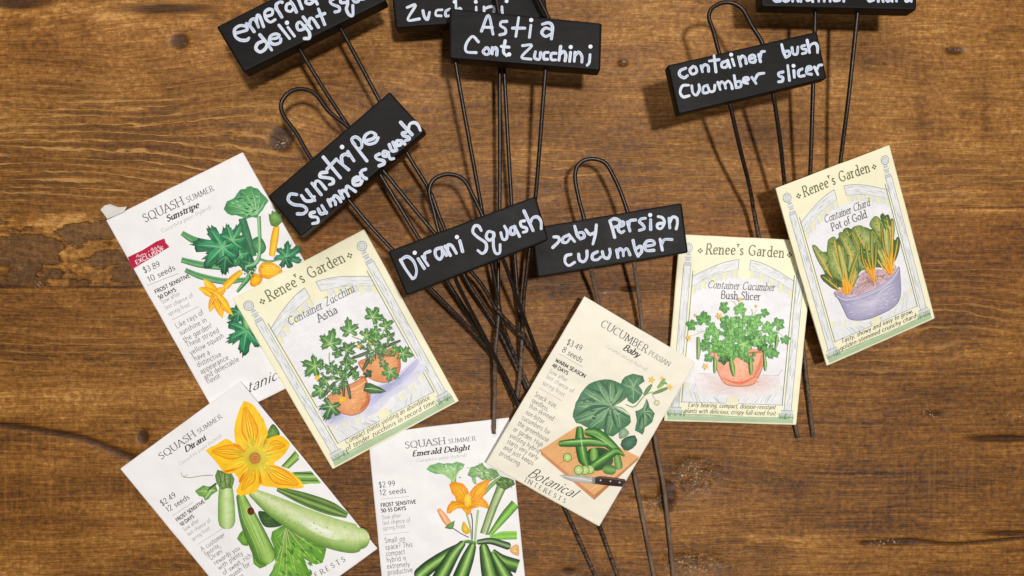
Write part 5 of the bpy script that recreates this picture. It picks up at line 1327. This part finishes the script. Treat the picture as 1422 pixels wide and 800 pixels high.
def bush_slicer():
    co = [(944, 325.5), (1130, 334.5), (1105.5, 590), (922, 584.5)]
    t, pl = packet('pale yellow cucumber packet with one pink-orange pot, under a corner of the cream packet', co, [.0095, .0185, .0095, .0035], LEMON, .0018)
    sh = Sheet(pl, Frame(940, 400, .25))
    b = gate_frame(sh, co, t, "Renee's Garden", (("Container Cucumber", 24, 74, 38.2), ("Bush Slicer", 34.5, 64, 45.6)), ("Early bearing, compact, disease-resistant", "plants with delicious, crispy full-sized fruit."))
    b.build('lettering', M_TEXT, t)
    p = thing_part('illustration', t)
    gr = Art(sh); pt = Art(sh); lf = Art(sh); fr = Art(sh)
    gr.blob("110,480 220,476 480,484 560,486 570,560 500,590 350,604 180,590 112,560", (224, 190, 178), (236, 230, 234), (400, 530), rings=7, jit=.03)
    gr.stroke("110,474 330,480 565,487", 2, 2, (188, 180, 180)); gr.stroke("560,486 585,455", 2, 2, (180, 180, 180))
    pt.blob("205,340 490,342 492,380 474,446 446,505 420,536 350,546 276,536 240,494 214,430", (246, 190, 160), (236, 158, 126), (350, 430), smooth=True, jit=.05)
    pt.stroke("206,350 216,430 240,494 276,536 350,546 420,536 446,505 474,446 490,370", 4, 4, (150, 100, 84), n=5)
    pt.band("250,500 350,528 440,490", [4, 16, 4], [(224, 120, 86)]); pt.band("470,370 460,430 430,490", [4, 18, 4], [(222, 128, 96)]); pt.band("210,352 350,362 486,354", [8, 14, 8], [(206, 108, 80)])
    for i in range(24):
        x, y = RNG.uniform(240, 450), RNG.uniform(390, 520); pt.band([(x, y), (x + 10, y + 2), (x + 22, y)], [1, 7, 1], [((248, 190, 160), (232, 148, 116))[i % 2]], n=2)
    for q in ("350,300 280,255 180,235 80,265", "350,300 250,260 170,240 110,240", "340,280 330,200 345,110", "360,280 400,190 445,120", "370,290 450,240 540,235 600,275", "340,290 300,230 240,205", "380,280 430,235 520,250", "345,120 320,80 300,70", "400,200 420,140 412,120 430,125"):
        lf.band(q, [4, 4, 3, 2], [(156, 150, 130), (190, 200, 160)], jit=.1)
    gs = [dict(ci=(134, 194, 96), co=(88, 156, 72), vein=(176, 212, 140), notch=.74), dict(ci=(112, 174, 82), co=(66, 130, 58), vein=(150, 196, 120), notch=.74), dict(ci=(150, 202, 112), co=(92, 158, 72), vein=(200, 226, 160), notch=.74), dict(ci=(74, 128, 62), co=(36, 84, 42), vein=(116, 164, 96), notch=.74)]
    L_ = [(395, 275, 60, 55, 3), (260, 390, 90, 42, 3), (470, 320, 60, 46, 3), (320, 330, 100, 50, 3), (90, 208, 200, 44, 1), (150, 182, -90, 56, 1), (185, 215, 20, 44, 0), (270, 105, 160, 44, 1), (350, 130, -80, 52, 0), (480, 138, 10, 34, 1), (280, 185, 140, 54, 1), (430, 195, -60, 58, 0), (560, 205, -40, 48, 1), (500, 222, -20, 46, 0),
          (600, 282, 60, 38, 1), (330, 215, -90, 48, 2), (300, 245, 160, 56, 0), (230, 300, 130, 52, 0), (160, 312, 110, 48, 1), (520, 270, 30, 54, 0), (370, 310, 90, 62, 2), (440, 290, 40, 46, 2), (310, 352, 100, 58, 0), (510, 345, 70, 58, 1), (400, 390, 90, 40, 1), (182, 382, 140, 38, 1), (250, 350, 120, 42, 0), (545, 362, 60, 30, 1), (290, 290, 60, 50, 2), (400, 240, -40, 44, 0), (220, 250, 190, 40, 2), (350, 260, -80, 46, 0)]
    for x, y, an, s, k in L_: lf.leaf(x, y, an, s, **gs[k])
    for i in range(90):
        an = RNG.uniform(0, 6.28); q = math.sqrt(RNG.random()); x = 335 + 190 * q * math.cos(an); y = 265 + 110 * q * math.sin(an) + abs(x - 335) * .12
        lf.leaf(x, y, RNG.uniform(0, 360), RNG.uniform(14, 26), teeth=.14, **gs[i % 3])
    C1 = ((60, 110, 48), (150, 190, 100), (108, 160, 72), (62, 112, 50))
    for q, w in (("119,278 122,340 118,392", 22), ("212,392 214,430 211,468", 20), ("300,388 309,440 317,484", 26), ("409,392 412,440 412,476", 22), ("486,372 492,420 492,456", 18), ("558,268 556,300 550,332", 16)):
        fr.band(q, [w * .7, w, w * .55], C1, cap=.9); fr.band(q, [1, 4, 1], [(188, 214, 140)])
    for x, y, r in ((350, 64, 15), (236, 155, 21), (66, 276, 19), (160, 436, 21), (104, 150, 10), (442, 100, 10)):
        fr.blob([(x + (r if k % 2 == 0 else r * .55) * math.cos(k * .628 + .5), y + (r if k % 2 == 0 else r * .55) * math.sin(k * .628 + .5)) for k in range(10)], (248, 226, 140), (232, 192, 112), smooth=False, n=1)
        fr.dot(x, y, r * .25, (214, 160, 60), n=6)
    gr.build('ground_wash_print', M_INK, p); pt.build('pot_print', M_INK, p); lf.build('leaves_print', M_INK, p); fr.build('cucumber_print', M_INK, p)

def chard():
    co = [(1077, 261.5), (1235, 201.5), (1298, 442), (1148, 508)]
    t, pl = packet('pale yellow chard packet with golden-stemmed leaves in a lavender tub', co, [.0290, .0130, .0050, .0135], LEMON, .0018)
    sh = Sheet(pl, Frame(1110, 280, .2125))
    b = gate_frame(sh, co, t, "Renee's Garden", (("Container Chard", 31, 71, 37), ("Pot of Gold", 35, 66, 44.5)), ("Tasty, showy and easy to grow,", "golden-stemmed crunchy chard"))
    b.build('lettering', M_TEXT, t)
    p = thing_part('illustration', t)
    pt = Art(sh); so = Art(sh); lf = Art(sh); sm = Art(sh)
    so.blob("228,590 300,560 380,520 400,470 480,440 600,450 645,405 652,440 600,510 500,560 400,605 300,625", (178, 146, 152), (206, 178, 186), jit=.15)
    for i in range(120):
        x, y = RNG.uniform(340, 630), 0; y = np.interp(x, [340, 460, 640], [565, 510, 440]) + RNG.normal(0, 22)
        so.dot(x, y, RNG.uniform(2, 6), ((130, 96, 104), (226, 200, 204), (200, 150, 120), (160, 126, 140), (232, 186, 120))[i % 5], n=6)
    pt.blob("226,596 270,622 312,630 420,604 520,558 600,500 652,428 660,500 662,600 642,660 600,700 540,732 460,764 380,776 322,762 298,720 264,650", (206, 202, 222), (158, 154, 186), (470, 660), jit=.04)
    for i in range(60):
        f = RNG.random(); x = RNG.uniform(280, 620); y0 = np.interp(x, [226, 312, 420, 520, 600, 655], [600, 636, 612, 566, 510, 440]); y1 = np.interp(x, [260, 330, 460, 600, 660], [650, 765, 762, 700, 600])
        y = y0 + (y1 - y0) * RNG.uniform(.2, .9)
        pt.band([(x, y), (x + 14, y - 2), (x + 30, y - 8)], [1, 6, 1], [((204, 200, 222), (182, 178, 206), (196, 192, 216), (168, 164, 196))[i % 4]], n=3)
    pt.band("228,600 270,626 312,636 420,612 520,566 600,510 652,436", [14, 18, 22, 26, 26, 24, 14], ((232, 230, 240), (176, 172, 200), (214, 210, 228)), jit=.04)
    pt.stroke("226,594 270,620 312,629 420,602 520,555 600,498 652,425", 4, 4, (120, 112, 146), n=5); pt.stroke("232,615 270,642 314,652 420,628 525,580 604,525 655,452", 3, 3, (138, 132, 166), n=5)
    pt.stroke("226,596 264,650 298,720 322,762 380,776 460,764 540,732 600,700 642,660 662,600 660,500 652,428", 4, 4, (126, 118, 150), n=5)
    pt.band("520,600 560,572 606,545", [4, 12, 4], [(232, 230, 242), (150, 144, 180)])
    OL = ((176, 186, 118), (114, 138, 72), (70, 98, 50))
    def chardleaf(o, c, rib, ci=OL[0], co=OL[1], rw=12, rc=((222, 150, 30), (250, 200, 80), (226, 150, 40))):
        lf.blob(o, ci, co, c, n=4, jit=.13)
        q = cr(pts(o), 3, True); lf.stroke(np.vstack([q, q[:1]]), 2.2, 2.2, (72, 94, 50), n=1)
        R = cr(pts(rib), 6)
        for i in range(2, len(R) - 2, 2):
            for sg in (-1, 1):
                d = R[i + 1] - R[i - 1]; d /= np.linalg.norm(d); nn = np.array([-d[1], d[0]]) * sg
                Lr = RNG.uniform(18, 34)
                oo = pts(o); e_ = R[i] + nn * Lr - d * Lr
                x1, y1 = oo[:, 0], oo[:, 1]; x2, y2 = np.roll(x1, -1), np.roll(y1, -1)
                cr_ = ((y1 > e_[1]) != (y2 > e_[1])) & (e_[0] < (x2 - x1) * (e_[1] - y1) / (y2 - y1 + 1e-9) + x1)
                if cr_.sum() % 2 == 0: continue
                lf.band([R[i], R[i] + nn * Lr * .5 - d * Lr * .4, R[i] + nn * Lr - d * Lr * 1.0], [4, 3, 1], [(190, 192, 112)], n=2)
                lf.band([R[i] + nn * 6, R[i] + nn * Lr * .7 - d * Lr * .1, R[i] + nn * Lr * .9 - d * Lr * .3], [3, 9, 1], [((74, 104, 48), (166, 184, 112), (120, 146, 76))[(i + sg) % 3]], n=2)
        sm.s.k += 1
        lf.band(rib, [3, rw * .6, rw, rw * 1.1], rc, jit=.06)
    lf.blob('110,330 170,350 200,270 240,250 290,200 350,175 420,165 480,180 520,130 560,110 600,140 615,240 640,260 622,390 590,430 520,430 420,440 330,560 290,570 200,520 150,430', (120, 136, 74), (88, 108, 56), (400, 330), jit=.2)
    dark = dict(ci=(112, 138, 74), co=(66, 94, 48))
    chardleaf("470,182 505,192 528,220 536,268 505,268 484,230", (505, 225), "478,190 500,225 520,262", rw=4, **dark)
    chardleaf("288,186 318,170 342,192 344,225 320,240 298,215", (316, 205), "305,180 318,205 325,235", rw=4, **dark)
    chardleaf("460,150 480,110 502,95 528,115 548,145 562,200 560,240 540,270 515,230 490,190", (515, 160), "505,105 525,170 545,255", rw=7)
    chardleaf("530,100 545,76 562,92 580,84 592,110 604,150 612,220 608,290 598,380 575,400 556,350 552,280 566,210 550,140", (580, 200), "570,100 588,200 592,300 600,470", rw=12, **dict(ci=(128, 150, 84), co=(66, 96, 48)))
    chardleaf("598,124 612,112 621,150 622,200 612,260 602,220", (610, 170), "608,125 611,190 606,330 600,465", rw=11)
    chardleaf("640,232 654,250 656,290 644,345 622,392 616,350 622,290", (638, 300), "644,245 634,310 616,400 606,468", rw=10, **dark)
    chardleaf("342,180 390,155 430,172 472,200 512,246 542,290 516,320 490,332 452,322 420,320 392,280 376,240", (440, 240), "366,172 400,250 440,300 480,330", rw=9)
    chardleaf("340,196 362,204 384,240 404,290 424,336 452,398 464,442 430,446 398,440 372,360 352,280", (395, 330), "352,205 392,300 440,420 488,520", rw=18)
    chardleaf("258,212 300,200 330,236 352,272 376,310 384,360 386,430 366,490 332,560 312,480 322,380 292,300", (335, 350), "275,225 325,320 345,420 322,590", rw=12)
    chardleaf("188,262 205,238 232,230 244,262 254,290 300,322 312,360 312,420 300,480 286,524 250,506 222,492 200,460 182,428 178,390 182,350", (245, 390), "228,250 245,330 272,430 302,600", rw=18)
    chardleaf("86,292 108,288 140,322 184,350 192,392 196,440 196,484 172,460 148,428 116,372", (150, 380), "94,298 140,370 180,440 250,560", rw=9)
    chardleaf("140,482 162,476 192,480 222,506 244,532 258,576 220,566 188,542 154,512", (195, 515), "150,488 200,525 260,575 298,602", rw=9, **dark)
    chardleaf("292,470 312,452 330,480 322,540 306,560 296,520", (310, 500), "312,462 312,520 312,592", rw=8, **dark)
    chardleaf("358,420 378,440 388,490 372,520 346,560 340,500", (365, 490), "366,432 358,500 332,590", rw=9)
    chardleaf("404,328 432,308 462,322 492,346 514,370 524,394 500,410 478,416 452,408 428,386", (462, 362), "412,326 470,345 510,380 560,455", rw=8, rc=((206, 206, 130), (236, 216, 130), (200, 180, 90)), **dark)
    chardleaf("516,336 540,300 564,290 580,330 590,400 582,440 560,440 538,410", (555, 370), "540,310 565,380 580,470", rw=12)
    for i in range(26):
        bx = (305, 330, 480, 490, 590, 604)[i % 6]; by = (600, 590, 520, 515, 470, 465)[i % 6]
        tx = bx + RNG.normal(-10, 70); ty = by - RNG.uniform(150, 330)
        if not (110 < tx < 640 and ty > 110 + abs(tx - 520) * .28): continue
        mx, my = (bx + tx) / 2 + RNG.normal(0, 10), (by + ty) / 2
        k = RNG.uniform(14, 26)
        cs = [((84, 108, 50), (150, 166, 92), (104, 126, 62)), ((170, 180, 108), (200, 204, 130), (120, 140, 70)), ((66, 90, 44), (112, 134, 68), (84, 106, 54))][i % 3]
        lf.band([(bx + (tx - bx) * .3, by + (ty - by) * .3), (mx, my), (tx * .8 + mx * .2, ty * .8 + my * .2), (tx, ty)], [4, k, k * .9, 2], cs, jit=.14)
        lf.band([(bx, by), (mx, my), (tx * .9 + mx * .1, ty * .9 + my * .1)], [8, 5, 1], ((224, 150, 30), (246, 196, 76)), jit=.06)
    for q, w in (("440,430 470,470 490,522", 20), ("480,440 486,480 492,515", 14), ("300,520 308,565 314,602", 22), ("592,420 600,450 604,475", 20), ("540,400 565,430 586,468", 16), ("276,560 296,585 308,604", 12), ("345,560 332,585 322,604", 12)):
        lf.band(q, [w * .6, w, w * .8], ((226, 136, 20), (252, 196, 70), (238, 160, 40), (212, 120, 20)), jit=.08)
    so.build('soil_print', M_INK, p); pt.build('tub_print', M_INK, p); lf.build('leaves_print', M_INK, p)

sunstripe(); dirani(); emerald(); baby(); astia(); bush_slicer(); chard()
